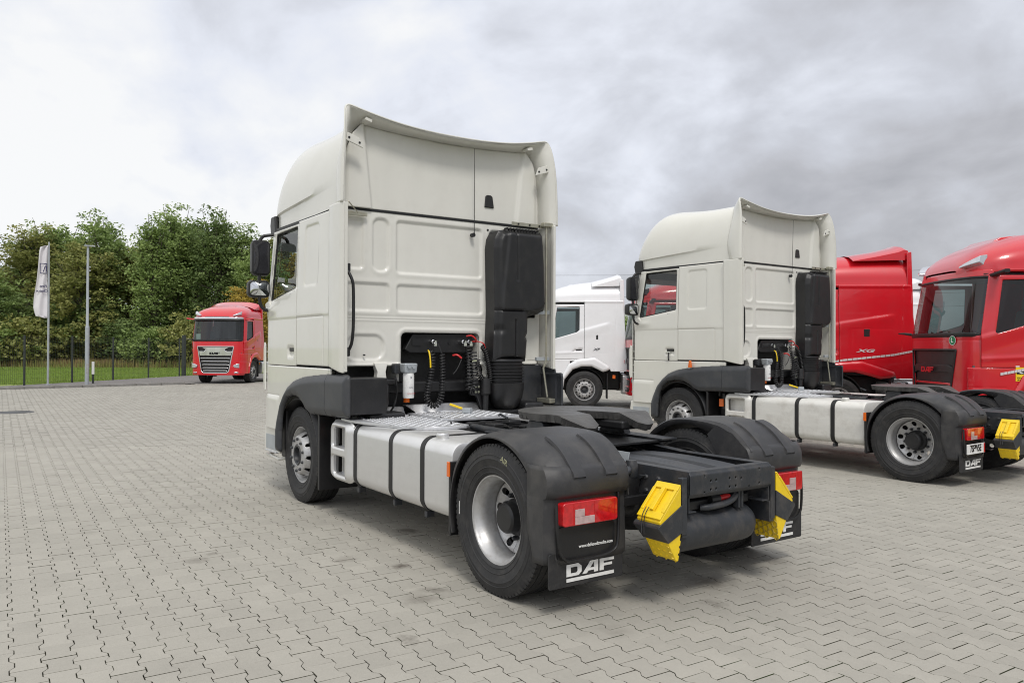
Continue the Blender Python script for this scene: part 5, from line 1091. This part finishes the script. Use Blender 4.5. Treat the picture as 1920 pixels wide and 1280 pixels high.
def joined(name, sel, vv, ff):
    k = np.where(sel)[0]; m_ = len(k); V = np.array(vv); c = np.cos(ROT+rng.uniform(-.006, .006, m_)); s_ = np.sin(ROT+rng.uniform(-.006, .006, m_)); c = np.cos(ROT)+0*c; s_ = np.sin(ROT)+0*s_
    th = ROT+rng.uniform(-.006, .006, m_); c = np.cos(th); s_ = np.sin(th)
    X = V[None, :, 0]*c[:, None]-V[None, :, 1]*s_[:, None]+wx[k][:, None]+rng.uniform(-.0012, .0012, m_)[:, None]
    Y = V[None, :, 0]*s_[:, None]+V[None, :, 1]*c[:, None]+wy[k][:, None]+rng.uniform(-.0012, .0012, m_)[:, None]
    Z = V[None, :, 2]+rng.uniform(-.0015, .001, m_)[:, None]+V[None, :, 0]*rng.uniform(-.006, .006, m_)[:, None]
    co = np.stack([X, Y, Z], -1).reshape(-1, 3).astype(np.float32); nv = len(V)
    F_ = np.array(ff); fa = (F_[None]+(np.arange(m_)*nv)[:, None, None]).reshape(-1, 4).astype(np.int32)
    me = bpy.data.meshes.new(name); me.vertices.add(len(co)); me.vertices.foreach_set('co', co.ravel()); me.loops.add(fa.size); me.loops.foreach_set('vertex_index', fa.ravel())
    me.polygons.add(len(fa)); me.polygons.foreach_set('loop_start', np.arange(0, fa.size, 4, dtype=np.int32)); me.polygons.foreach_set('loop_total', np.full(len(fa), 4, np.int32)); me.materials.append(PV); me.materials.append(JOINT)
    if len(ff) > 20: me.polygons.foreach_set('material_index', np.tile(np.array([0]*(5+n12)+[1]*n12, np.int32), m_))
    me.update(calc_edges=True); me.shade_flat()
    t = me.attributes.new('tint', 'FLOAT', 'POINT'); t.data.foreach_set('value', np.repeat(rng.uniform(0, 1, m_), nv).astype(np.float32))
    t = me.attributes.new('joined', 'FLOAT', 'POINT'); t.data.foreach_set('value', np.ones(len(co), np.float32))
    o = bpy.data.objects.new(name, me); COL.objects.link(o); o.parent = pave; o['kind'] = 'stuff'; return o
joined('near_pavers', ~isn & (dep < 13), v3, f3)
joined('far_pavers', ~isn & (dep >= 13), [(x, y, 0.0) for x, y in out], topf)
# kerb stones
ks = MB().box(0, .985, 0, .12, -.10, .10).mesh('kerb_stone'); ks.materials.append(STONE)
kb = empty('kerb', (edge(0), 0, 0)); tag(kb, 'low grey concrete kerb between the paved yard and the gravel', 'kerb')
for k in range(-12, 34):
    y = k*.995-3.8
    if y < -4.3: continue
    o = newobj('kerb_stone', ks, STONE, kb, smooth=0, bevel=.012); o.location = (edge(y)-edge(0)+.0, y, random.uniform(-.006, .006)); o.rotation_euler.z = R(90)+.147+random.uniform(-.004, .004)
for k in range(30):
    y = -4.3-k*1.6
    o = MB().box(edge(y)-.03, edge(y-1.55)+.05, y-1.55, y, -.02, .012).build('edging_stone', STONE, kb, smooth=0, bevel=.004); o.location = (-edge(0), 0, 0)
mh = MB().lathe([(0, .006), (.33, .006), (.34, .002), (.36, .002), (.365, .008), (.43, .008), (.44, 0), (.44, -.05)], (18.6, 3.05, 0), 'z', 40).build('manhole_cover', FRAME, None, smooth=30)
tag(mh, 'round dark iron manhole cover set flush in the paving at the left', 'manhole cover')
# fence
FA, FB = Vector((33.67, 1.977, 0)), Vector((41.644, -5.727, 0)); dv = (FB-FA)/4
fn = empty('wire_fence', FA); tag(fn, 'dark wire mesh fence on thin posts along the lawn behind the gravel', 'fence')
FM = mat('fence_wire', (.030, .036, .034), .5)
ang = math.atan2(dv.y, dv.x); LN = dv.length
pmesh = MB().box(-.03, .03, -.03, .03, 0, 2.05).box(-.036, .036, -.036, .036, 2.05, 2.07).mesh('post'); 
g = MB(); t_ = .0022
for k in range(int(LN/.10)): g.box(.05+k*.10-t_, .05+k*.10+t_, -t_, t_, .08, 2.0)
for k in range(11): g.box(.03, LN-.03, -t_*1.6, t_*1.6, .10+k*.19-t_, .10+k*.19+t_)
wire = g.mesh('mesh_panel')
for i in range(-3, 5):
    p = dv*i
    o = newobj('fence_post', pmesh, FM, fn, smooth=0); o.location = p; o.rotation_euler.z = ang
    if i < 4:
        o = newobj('mesh_panel', wire, FM, fn, smooth=0); o.location = p; o.rotation_euler.z = ang
go = MB().box(-.09, .09, -.09, .09, 0, 2.25).build('gate_post', FM, fn, smooth=0, bevel=.01); go.location = dv*4+Vector((.35, -.30, 0)); go.rotation_euler.z = ang
ang2 = R(-75)
for i in range(3):
    p = dv*4+Vector((.45, -.40, 0))+Vector((math.cos(ang2), math.sin(ang2), 0))*LN*i
    o = newobj('mesh_panel', wire, FM, fn, smooth=0); o.location = p; o.rotation_euler.z = ang2
    o = newobj('fence_post', pmesh, FM, fn, smooth=0); o.location = p+Vector((math.cos(ang2), math.sin(ang2), 0))*LN
# flag and lamp column
fp = empty('flag_pole', (33.64, 1.14, 0)); tag(fp, 'thin pale flagpole rising from the gravel with the white banner on it', 'flagpole')
MB().tube([(0, 0, 0), (0, 0, 2.9), (0, 0, 5.95)], [.045, .040, .030], 12).build('pole', GALV, fp, smooth=50)
MB().lathe([(0, .05), (.09, .04), (.09, 0)], (0, 0, 0), 'z', 14).build('pole_base', GALV, fp)
for z_ in (5.72, 4.4, 2.80): MB().box(-.02, .02, .03, .07, z_-.02, z_+.02).build('banner_clip', STEEL, fp)
def flag_y(v): return np.interp(v, [2.78, 2.86, 3.2, 3.6, 4.3, 5.0, 5.55, 5.72, 5.80], [.10, .42, .50, .49, .40, .34, .31, .27, .05])
def fl_surf(u, v, h): return 33.64+.05*np.sin(u*9+v*1.7), 1.18+u*flag_y(v), v
fg = panel('banner_flag', CLOTHC, None, 0, 1, 2.78, 5.80, .08, None, None, fl_surf, solid=.004)
tag(fg, 'tall white banner flag printed with a logo square and mirrored words, hanging on the flagpole', 'flag')
lg = MB()
for (y0, y1, z0, z1) in ((.05,.30,5.02,5.05),(.05,.30,4.62,4.65),(.05,.07,4.65,5.02),(.28,.30,4.65,5.02)): lg.box(33.575, 33.58, 1.16+y0, 1.16+y1, z0, z1)
lg.add([(33.577, 1.26, 4.95), (33.577, 1.33, 4.70), (33.577, 1.36, 4.70), (33.577, 1.29, 4.95)], [(0,1,2,3)]); lg.add([(33.577, 1.26, 4.95), (33.577, 1.24, 4.72), (33.577, 1.215, 4.72), (33.577, 1.235, 4.95)], [(0,1,2,3)])
lg.build('logo_print', NAVY, fg, smooth=0)
for txt, z_, yc in (('First', 4.10, 1.34), ('Choice', 3.90, 1.385)):
    me = textmesh(txt, .145, .001, .003); place_text('banner_words', me, NAVY, fg, (33.575, yc, z_), (0, 1, 0), (0, 0, 1))
lp = empty('lamp_column', (32.8, -.20, 0)); tag(lp, 'slim galvanised lamp column with a flat head, right of the banner flag', 'lamp post')
MB().tube([(0, 0, 0), (0, 0, 2.4)], .085, 14).build('lower_shaft', GALV, lp, smooth=50); MB().tube([(0, 0, 2.4), (0, 0, 2.5), (0, 0, 5.8)], [.085, .058, .045], 14).build('upper_shaft', GALV, lp, smooth=50)
MB().box(-.10, .10, -.26, .14, 5.78, 5.83).build('lamp_head', GALV, lp, bevel=.015)
MB().box(-.092, -.084, -.04, .04, .5, .9).build('shaft_door', STEEL, lp)
for z_ in (4.75, 4.9, 3.6): MB().box(-.06, -.04, -.10, -.04, z_, z_+.05).build('cable_bracket', GALV, lp)
mk = empty('marker_post', (34.4, -.62, 0)); tag(mk, 'short white utility marker post on the lawn just right of the lamp column', 'marker post')
MB().box(-.04, .04, -.05, .05, .40, .95).build('marker_box', PRINT, mk, bevel=.01); MB().box(-.03, .03, -.04, .04, 0, .45).build('stake', FM, mk)
# ------------------------------------------------------------------ trees
def leafmat(name, c1, c2):
    m = bpy.data.materials.new(name); m.use_nodes = True; n = m.node_tree.nodes; l = m.node_tree.links; b = n['Principled BSDF']; b.inputs['Roughness'].default_value = .6; b.inputs['Specular IOR Level'].default_value = .3
    a = n.new('ShaderNodeAttribute'); a.attribute_name = 'tone'; x = n.new('ShaderNodeMixRGB'); l.new(a.outputs['Fac'], x.inputs[0]); x.inputs[1].default_value = (*c1, 1); x.inputs[2].default_value = (*c2, 1); l.new(x.outputs[0], b.inputs['Base Color'])
    t = n.new('ShaderNodeBsdfTranslucent'); l.new(x.outputs[0], t.inputs[0]); o = n['Material Output']; ms = n.new('ShaderNodeMixShader'); ms.inputs[0].default_value = .30; l.new(b.outputs[0], ms.inputs[1]); l.new(t.outputs[0], ms.inputs[2]); l.new(ms.outputs[0], o.inputs[0]); return m
LG = leafmat('green_leaves', (.12, .19, .055), (.36, .46, .16)); LB = leafmat('olive_leaves', (.14, .175, .05), (.38, .38, .13)); LY = leafmat('autumn_leaves', (.22, .17, .03), (.50, .36, .07)); LD = leafmat('dark_leaves', (.08, .135, .042), (.23, .30, .11))
BARK = mat('bark', (.10, .085, .07), .9, var=.3, vs=6, bump=.5, bs=30)
def crown_mesh(name, H, Wd, base, nleaf, size, seed, tips=26):
    g = np.random.default_rng(seed); limbs = []; nl = tips
    P = []
    for k in range(nl):
        t = (k+.5)/nl; z = base+(H-base)*t**.9; a = g.uniform(0, 2*math.pi); rad = Wd*(np.sin(math.pi*min(1, .18+.82*(1-t)))**.6)*(1-t*.35)*g.uniform(.55, 1.05)
        if t > .9: rad *= .35
        limbs.append((np.array([0, 0, z-.35*rad]), np.array([math.cos(a)*rad, math.sin(a)*rad, z+g.uniform(.1, .9)])))
    for k in range(13): limbs.append((np.array([0, 0, H*.6]), np.array([g.uniform(-.6, .6)*Wd, g.uniform(-.6, .6)*Wd, H*g.uniform(.82, 1.14)])))
    per = nleaf//len(limbs); tone = []
    for s_, e_ in limbs:
        nc = 9; bt = g.uniform(.0, .5)
        cc = s_+(e_-s_)*(g.uniform(.25, 1.05, (nc, 1))**.7)+g.normal(0, .32, (nc, 3)); rr = g.uniform(.22, .55, nc)
        w_ = g.integers(0, nc, per); d = g.normal(0, 1, (per, 3)); d /= np.linalg.norm(d, axis=1)[:, None]; r_ = g.uniform(.25, 1, per)**.5
        P.append(cc[w_]+d*(rr[w_]*r_)[:, None]*np.array([1, 1, .75])); tone.append(np.clip(bt+g.uniform(0, .5, nc)[w_]+g.uniform(-.15, .3, per), 0, 1))
    P = np.concatenate(P); tone = np.concatenate(tone); m_ = len(P)
    u = g.normal(0, 1, (m_, 3)); u /= np.linalg.norm(u, axis=1)[:, None]; v = g.normal(0, 1, (m_, 3)); v -= u*(u*v).sum(1)[:, None]; v /= np.linalg.norm(v, axis=1)[:, None]
    s_ = size*g.uniform(.6, 1.3, m_)[:, None]
    co = np.stack([P-u*s_*.6, P+v*s_*.38, P+u*s_*.6, P-v*s_*.38], 1).reshape(-1, 3)
    me = bpy.data.meshes.new(name); me.from_pydata(co.tolist(), [], np.arange(m_*4).reshape(-1, 4).tolist()); me.update()
    t = me.attributes.new('tone', 'FLOAT', 'POINT'); t.data.foreach_set('value', np.repeat(tone, 4).astype(np.float32))
    tr = MB(); zz = np.linspace(0, H*.92, 8); ph = g.uniform(0, 6)
    axis = [(.12*math.sin(z*.6+ph), .12*math.cos(z*.5+ph), z) for z in zz]; tr.tube(axis, [H*.017*(1-.88*z/(H*.92))+.012 for z in zz], 8)
    for a, e_ in limbs:
        mid_ = (a+e_)/2+np.array([0, 0, .15]); tr.tube([tuple(a), tuple(mid_), tuple(e_)], [.05, .03, .010], 5)
    return me, tr.mesh(name+'_trunk')
KIND = [crown_mesh('c%d' % i, H, Wd, b_, nl, sz, 11+i, tp) for i, (H, Wd, b_, nl, sz, tp) in enumerate([(10, 2.6, .8, 16000, .145, 52), (10, 2.9, 1.0, 17000, .15, 54), (9, 2.1, .5, 14000, .14, 48), (10.5, 1.8, .6, 13500, .145, 52), (9.5, 2.7, .4, 16000, .145, 52)])]
SHR = [crown_mesh('s%d' % i, H, Wd, .1, nl, sz, 31+i, 20) for i, (H, Wd, nl, sz) in enumerate([(3.4, 2.0, 6500, .16), (2.6, 2.3, 6500, .17)])]
def tree(name, kind, x, y, s_, sz_, lm, label, cat='tree', group='trees behind the fence'):
    me, tr = kind; t = empty(name, (x, y, -.05), random.uniform(0, 6)); t.scale = (s_, s_, sz_*.78)
    c = bpy.data.objects.new('crown', me.copy() if False else me); COL.objects.link(c); c.parent = t
    if not me.materials: me.materials.append(lm)
    c.material_slots[0].link = 'OBJECT'; c.material_slots[0].material = lm
    q = newobj('trunk', tr, BARK, t, smooth=60); tag(t, label, cat, group); return t
Dp = lambda d, u: (CAM+fw*d+r2*((u-960)/FPX*d))
TREES = [(-40,44,1.0,.62,0,LG),(5,50,1.1,.60,1,LG),(55,47,1.05,.93,0,LB),(105,49,1.1,1.02,1,LG),(150,46,1.0,.88,4,LB),(195,48,1.1,.99,3,LG),(240,50,1.25,.97,2,LB),(285,46,1.0,.95,3,LG),(325,48,1.1,1.03,3,LG),(362,50,1.1,1.04,0,LG),(405,47,1.05,1.01,3,LD),(445,49,1.1,.97,0,LG),(487,46,1.0,.88,2,LG),(520,50,1.1,.92,3,LB),(565,48,1.1,.80,1,LY),(480,40,.7,.56,4,LY),(610,50,1.1,.8,0,LG),
         (-90,52,1.2,.8,1,LG),(30,56,1.2,.80,4,LD),(85,57,1.3,.95,1,LD),(175,58,1.3,.92,4,LD),(262,58,1.3,.98,1,LD),(345,58,1.3,1.08,4,LD),(425,57,1.3,1.0,1,LD),(505,57,1.3,.95,4,LD)]
POS = ['leftmost, cut by the frame edge', 'low at the left edge behind the flag', 'left of the flagpole', 'directly behind the banner flag', 'just left of the lamp column', 'just right of the lamp column', 'between lamp column and fence centre', 'above the third fence post', 'tall and narrow above the fence centre', 'rounded, left of the far red cab', 'dark and narrow above the far red cab', 'above the far red cab roof', 'beside the near cab mirror', 'olive, peeping above the upper mirror', 'autumn yellow, beyond the near cab', 'small and golden beside the far red cab', 'hidden mostly by the near cab', 'far back at the extreme left', 'second row, low on the left', 'second row, behind the flag', 'second row, behind the lamp column', 'second row, behind fence centre', 'second row, tallest behind the fence', 'second row, behind the far red cab', 'second row, behind the near mirror']
for k, (u, d, s_, sz_, kd, lm) in enumerate(TREES):
    d *= 1.4; s_ *= 1.4; sz_ *= 1.4
    p = Dp(d, u); nm = {LG: 'green leafy tree', LB: 'olive brown leafy tree', LY: 'yellow autumn tree', LD: 'dark green tree'}[lm]
    tree('leafy_tree', KIND[kd], p.x, p.y, s_, sz_, lm, nm+' '+POS[k])
SP = ['beyond the left frame edge', 'at the left frame edge', 'left of the first fence post', 'below the banner flag', 'between flagpole and second post', 'left of the lamp column', 'behind the lamp column', 'right of the marker post', 'by the third fence post', 'between third and fourth posts', 'left of the thick gate post', 'behind the thick gate post', 'left of the far red cab', 'behind the far red cab', 'right of the far red cab', 'beside the near cab door', 'hidden behind the near cab']
for k in range(17):
    u = -60+k*38; p = Dp(63+random.uniform(-2, 4), u); lm = [LD, LG, LD, LB][k % 4]
    if u > 455: lm = LY
    t = tree('shrub', SHR[k % 2], p.x, p.y, random.uniform(1.3, 1.7), random.uniform(1.1, 1.8), lm, '%s shrub at the lawn edge %s' % ({LD: 'dark green', LG: 'green', LB: 'olive brown', LY: 'yellow'}[lm], SP[k]), 'shrub', 'shrubs under the trees')
# far trees glimpsed between the trucks
for (u, d), w_ in zip(((1185, 62), (1172, 66), (1205, 63)), ('middle', 'left', 'right')):
    p = Dp(d, u); tree('distant_tree', KIND[0], p.x, p.y, .8, .48, LG, 'small distant green tree glimpsed between white cab and second cream truck, %s one' % w_, 'tree', 'distant trees between the trucks')
# rough grass
g = np.random.default_rng(5); m_ = 60000
uu = g.uniform(-80, 560, m_); dd = g.uniform(33.5, 66, m_); px_ = CAM.x+fw.x*dd+r2.x*(uu-960)/FPX*dd; py_ = CAM.y+fw.y*dd+r2.y*(uu-960)/FPX*dd
sd_ = (px_-FA.x)*dv.y-(py_-FA.y)*dv.x; keep = (sd_/dv.length < -.3); px_, py_, dd = px_[keep], py_[keep], dd[keep]; m_ = len(px_)
hh = np.where(dd > 60, .55, .06)*g.uniform(.5, 1.4, m_); ww = .035+0*hh; aa = g.uniform(0, 6.28, m_); lx = g.normal(0, .05, m_)
co = np.stack([np.stack([px_-ww*np.cos(aa), py_-ww*np.sin(aa), -.03+0*hh], 1), np.stack([px_+ww*np.cos(aa), py_+ww*np.sin(aa), -.03+0*hh], 1), np.stack([px_+lx, py_+lx, hh], 1)], 1).reshape(-1, 3)
me = bpy.data.meshes.new('grass_blades'); me.from_pydata(co.tolist(), [], np.arange(m_*3).reshape(-1, 3).tolist()); me.update()
t = me.attributes.new('tone', 'FLOAT', 'POINT'); t.data.foreach_set('value', np.repeat(np.clip((dd-59)/3+g.uniform(-.3, .4, m_), 0, 1), 3).astype(np.float32))
GB = leafmat('grass_blades', (.21, .30, .06), (.36, .25, .13)); o = newobj('grass_blades', me, GB, None, smooth=0); o['kind'] = 'stuff'
# ------------------------------------------------------------------ the trucks
T1 = make_xf()
T2 = copy_tree(T1); T2.location = (0.894, -6.754, 0); T2.rotation_euler.z = 0.0242
GR_ = 'cream high-roof tractor units'
tag(T1, 'nearest cream high-roof tractor unit with bright aluminium fuel tank, seen from behind', 'truck', GR_)
tag(T2, 'second cream high-roof tractor unit with number plate and orange lamp on its flank', 'truck', GR_)
for o in kids(T2):
    if o.type == 'MESH' and o.active_material is ALU:
        o.material_slots[0].link = 'OBJECT'; o.material_slots[0].material = ALUDULL
PL = MB().prism(rrect2(.72, 1.18, .40, .52, .01), 'x', -.664, -.655).build('number_plate', PRINT, T2, bevel=.003)
MB().box(-.6665, -.6645, .725, .755, .405, .515).build('plate_band', REDP, PL)
me = textmesh('7SF*V5E', .115, .001, .002, .72); place_text('plate_number', me, SEAL, PL, (-.667, .965, .463), (0, -1, 0), (0, 0, 1))
me = textmesh('www.dafusedtrucks.com', .028, .001, .0005); place_text('web_address', me, PRINT, T1, (-.6235, .88, .425), (0, -1, 0), (0, 0, 1))
MB().loft([[(3.473+a*k, 1.262+.0*z, z) for a in (-.02, .02)]+[(3.473+a*k, 1.30, z) for a in (.02, -.02)] for z, k in ((1.335, 1.4), (1.37, 1.3), (1.43, .8), (1.45, .5))]).build('marker_lamp', ORANGE, T2, bevel=.006)
MB().box(3.46, 3.50, 1.255, 1.29, 1.318, 1.336).build('lamp_foot', STEEL, T2)
MB().box(3.46, 3.50, 1.262, 1.275, 1.22, 1.235).build('marker_stud', ORANGE, T2)
ky = MB().box(3.93, 4.03, 1.225, 1.245, 1.565, 1.585).build('door_latch', CHROME, T2, bevel=.004); MB().tube([(3.96, 1.25, 1.57), (3.955, 1.26, 1.50), (3.96, 1.25, 1.44)], .010, 6).build('key_fob', SEAL, ky)
def chocks(T, lab):
    for s_, side in ((1, 'left'), (-1, 'right')):
        c, o_ = wheel_chock(None, s_); a = T.rotation_euler.z; c.location = (T.location.x+o_.x*math.cos(a)-o_.y*math.sin(a), T.location.y+o_.x*math.sin(a)+o_.y*math.cos(a), o_.z); c.rotation_euler.z = a
        tag(c, 'yellow wheel chock in the %s tail holder of the %s cream tractor' % (side, lab), 'wheel chock', 'yellow wheel chocks')
chocks(T1, 'nearest'); chocks(T2, 'second')
def at_corner(p, h, lx, ly):
    a = R(h); return (p.x-(math.cos(a)*lx-math.sin(a)*ly), p.y-(math.sin(a)*lx+math.cos(a)*ly), 0), a
def setT(T, p, h, lx, ly, label, group):
    T.location, T.rotation_euler.z = at_corner(p, h, lx, ly); tag(T, label, 'truck', group)
RG = 'red tractor units'; WG = 'white tractor units'
TW = make_ng(WHITE, 'w', 'black', 1.0, 2); q = Dp(21.7, 1096); setT(TW, q, 53, 3.8, 1.19, 'white tractor unit with badge on its locker, parked side-on between the cream trucks', WG)
TR = make_ng(RED, 'r', 'red', 1.065, 2, tape=True, badge='XG', ext=.5, rh=.10); setT(TR, Dp(17.2, 1712), 53, 2.22, 1.22, 'red tractor unit whose rear cab side shows just right of the second cream truck', RG)
TF = make_ng(RED, 'f', 'red', 1.06, 2, tape=True, badge=None, rh=.12); setT(TF, Dp(13.6, 1815), 53, 5.15, 1.22, 'red tractor unit facing the camera at the right edge with green round sticker', RG)
TS = make_ng(RED, 's', 'red', 1.0, 1, badge=None); setT(TS, Dp(20.5, 1187), 53, 5.15, 1.22, 'red tractor unit mostly hidden by the second cream cab, only its nose showing', RG)
TFR = make_ng(RED, 'far', 'chrome', 1.0, 2, badge=None); q = Dp(36.0, 476); setT(TFR, q, 142, 3.8, 1.19, 'far red tractor unit with chrome grille facing the camera before the trees', RG)
TWB = make_ng(WHITE, 'wb', 'black', 1.0, 1, badge=None); setT(TWB, Dp(22.3, 1737), 53, 2.72, 1.22, 'white tractor unit glimpsed between the two red cabs at the right', WG)
for o in (WF, WR):
    for c in kids(o): bpy.data.objects.remove(c)
    bpy.data.objects.remove(o)
me = textmesh('AIR', .055, .0008, -.001); place_text('chalk_mark', me, mat('chalk', (.45, .45, .28), .9), T1, (-.135, 1.2475, .905), (-.93, 0, -.36), (-.36, 0, .93))
MB().box(.418, .424, 1.243, 1.2465, .47, .56).build('chalk_line', PRINT, T1)
# stickers and papers
F = NB.front()
def on_front(t, z, h=.014): 
    p = F(np.array([t]), np.array([z]), np.array([h])); return Vector((float(p[0][0]), float(p[1][0]), z))
p = on_front(.74, 1.80); e1 = (on_front(.80, 1.80)-on_front(.68, 1.80)).normalized()
def disc(name, m, r_, off, T, p, ex):
    z = Vector((0, 0, 1)); nrm = ex.cross(z); g = MB(); g.add([tuple(p+nrm*off+ex*r_*math.cos(R(a))+z*r_*math.sin(R(a))) for a in range(0, 360, 15)], [tuple(range(24))]); return g.build(name, m, T, smooth=0, fix=False)
s0 = disc('green_sticker', PRINT, .085, .0, TF, p, e1); disc('sticker_field', GREEN, .074, .003, s0, p, e1); nrm = e1.cross(Vector((0, 0, 1)))
me = textmesh('L', .11, .001, .004); place_text('sticker_letter', me, PRINT, s0, tuple(p+nrm*.007), e1, (0, 0, 1))
pf = Vector((4.30, 1.262, 1.14))
s1 = MB().box(4.20, 4.36, 1.236, 1.240, 1.10, 1.34).build('warning_sticker', YELLOW, TF); MB().box(4.215, 4.345, 1.2405, 1.2415, 1.22, 1.29).build('sticker_picture', SEAL, s1)
MB().prism([(4.22,1.235),(4.30,1.275),(4.34,1.27),(4.27,1.23)], 'y', 1.242, 1.243).build('sticker_vehicle', PRINT, s1)
for k, tx in enumerate(('ANGLES', 'MORTS')):
    me = textmesh(tx, .032, .0008, .0008); place_text('sticker_words', me, SEAL, s1, (4.28, 1.2415, 1.155-.035*k), (-1, 0, 0), (0, 0, 1))
MB().box(4.20, 4.36, 1.236, 1.239, 1.345, 1.365).build('sticker_edge', PRINT, TF)
for T_, t_, z_ in ((TFR, -.82, 2.06), (TF, -.95, 2.15)):
    a_ = on_front(t_-.12, z_, -.03); b_ = on_front(t_+.12, z_, -.03); g = MB(); g.add([tuple(a_-Vector((0,0,.11))), tuple(b_-Vector((0,0,.11))), tuple(b_+Vector((0,0,.13))), tuple(a_+Vector((0,0,.13)))], [(0,1,2,3)]); g.build('windscreen_paper', PAPER, T_, smooth=0)
# overhead lines beyond the yard
for k, (z_, sg) in enumerate(((8.0, 0), (6.1, 0), (5.0, 0))):
    p0 = Dp(75, 700); p1 = Dp(60, 2300); pts = [(p0.x+(p1.x-p0.x)*t, p0.y+(p1.y-p0.y)*t, z_+.6-2.4*t*(1-t)) for t in np.linspace(-.3, 1.3, 24)]
    c = MB().tube(pts, .012, 5).build('overhead_cable', SEAL, None, smooth=60); tag(c, '%s thin dark overhead cable crossing the sky between the trucks' % ('topmost', 'middle', 'lowest')[k], 'cable', 'overhead cables')
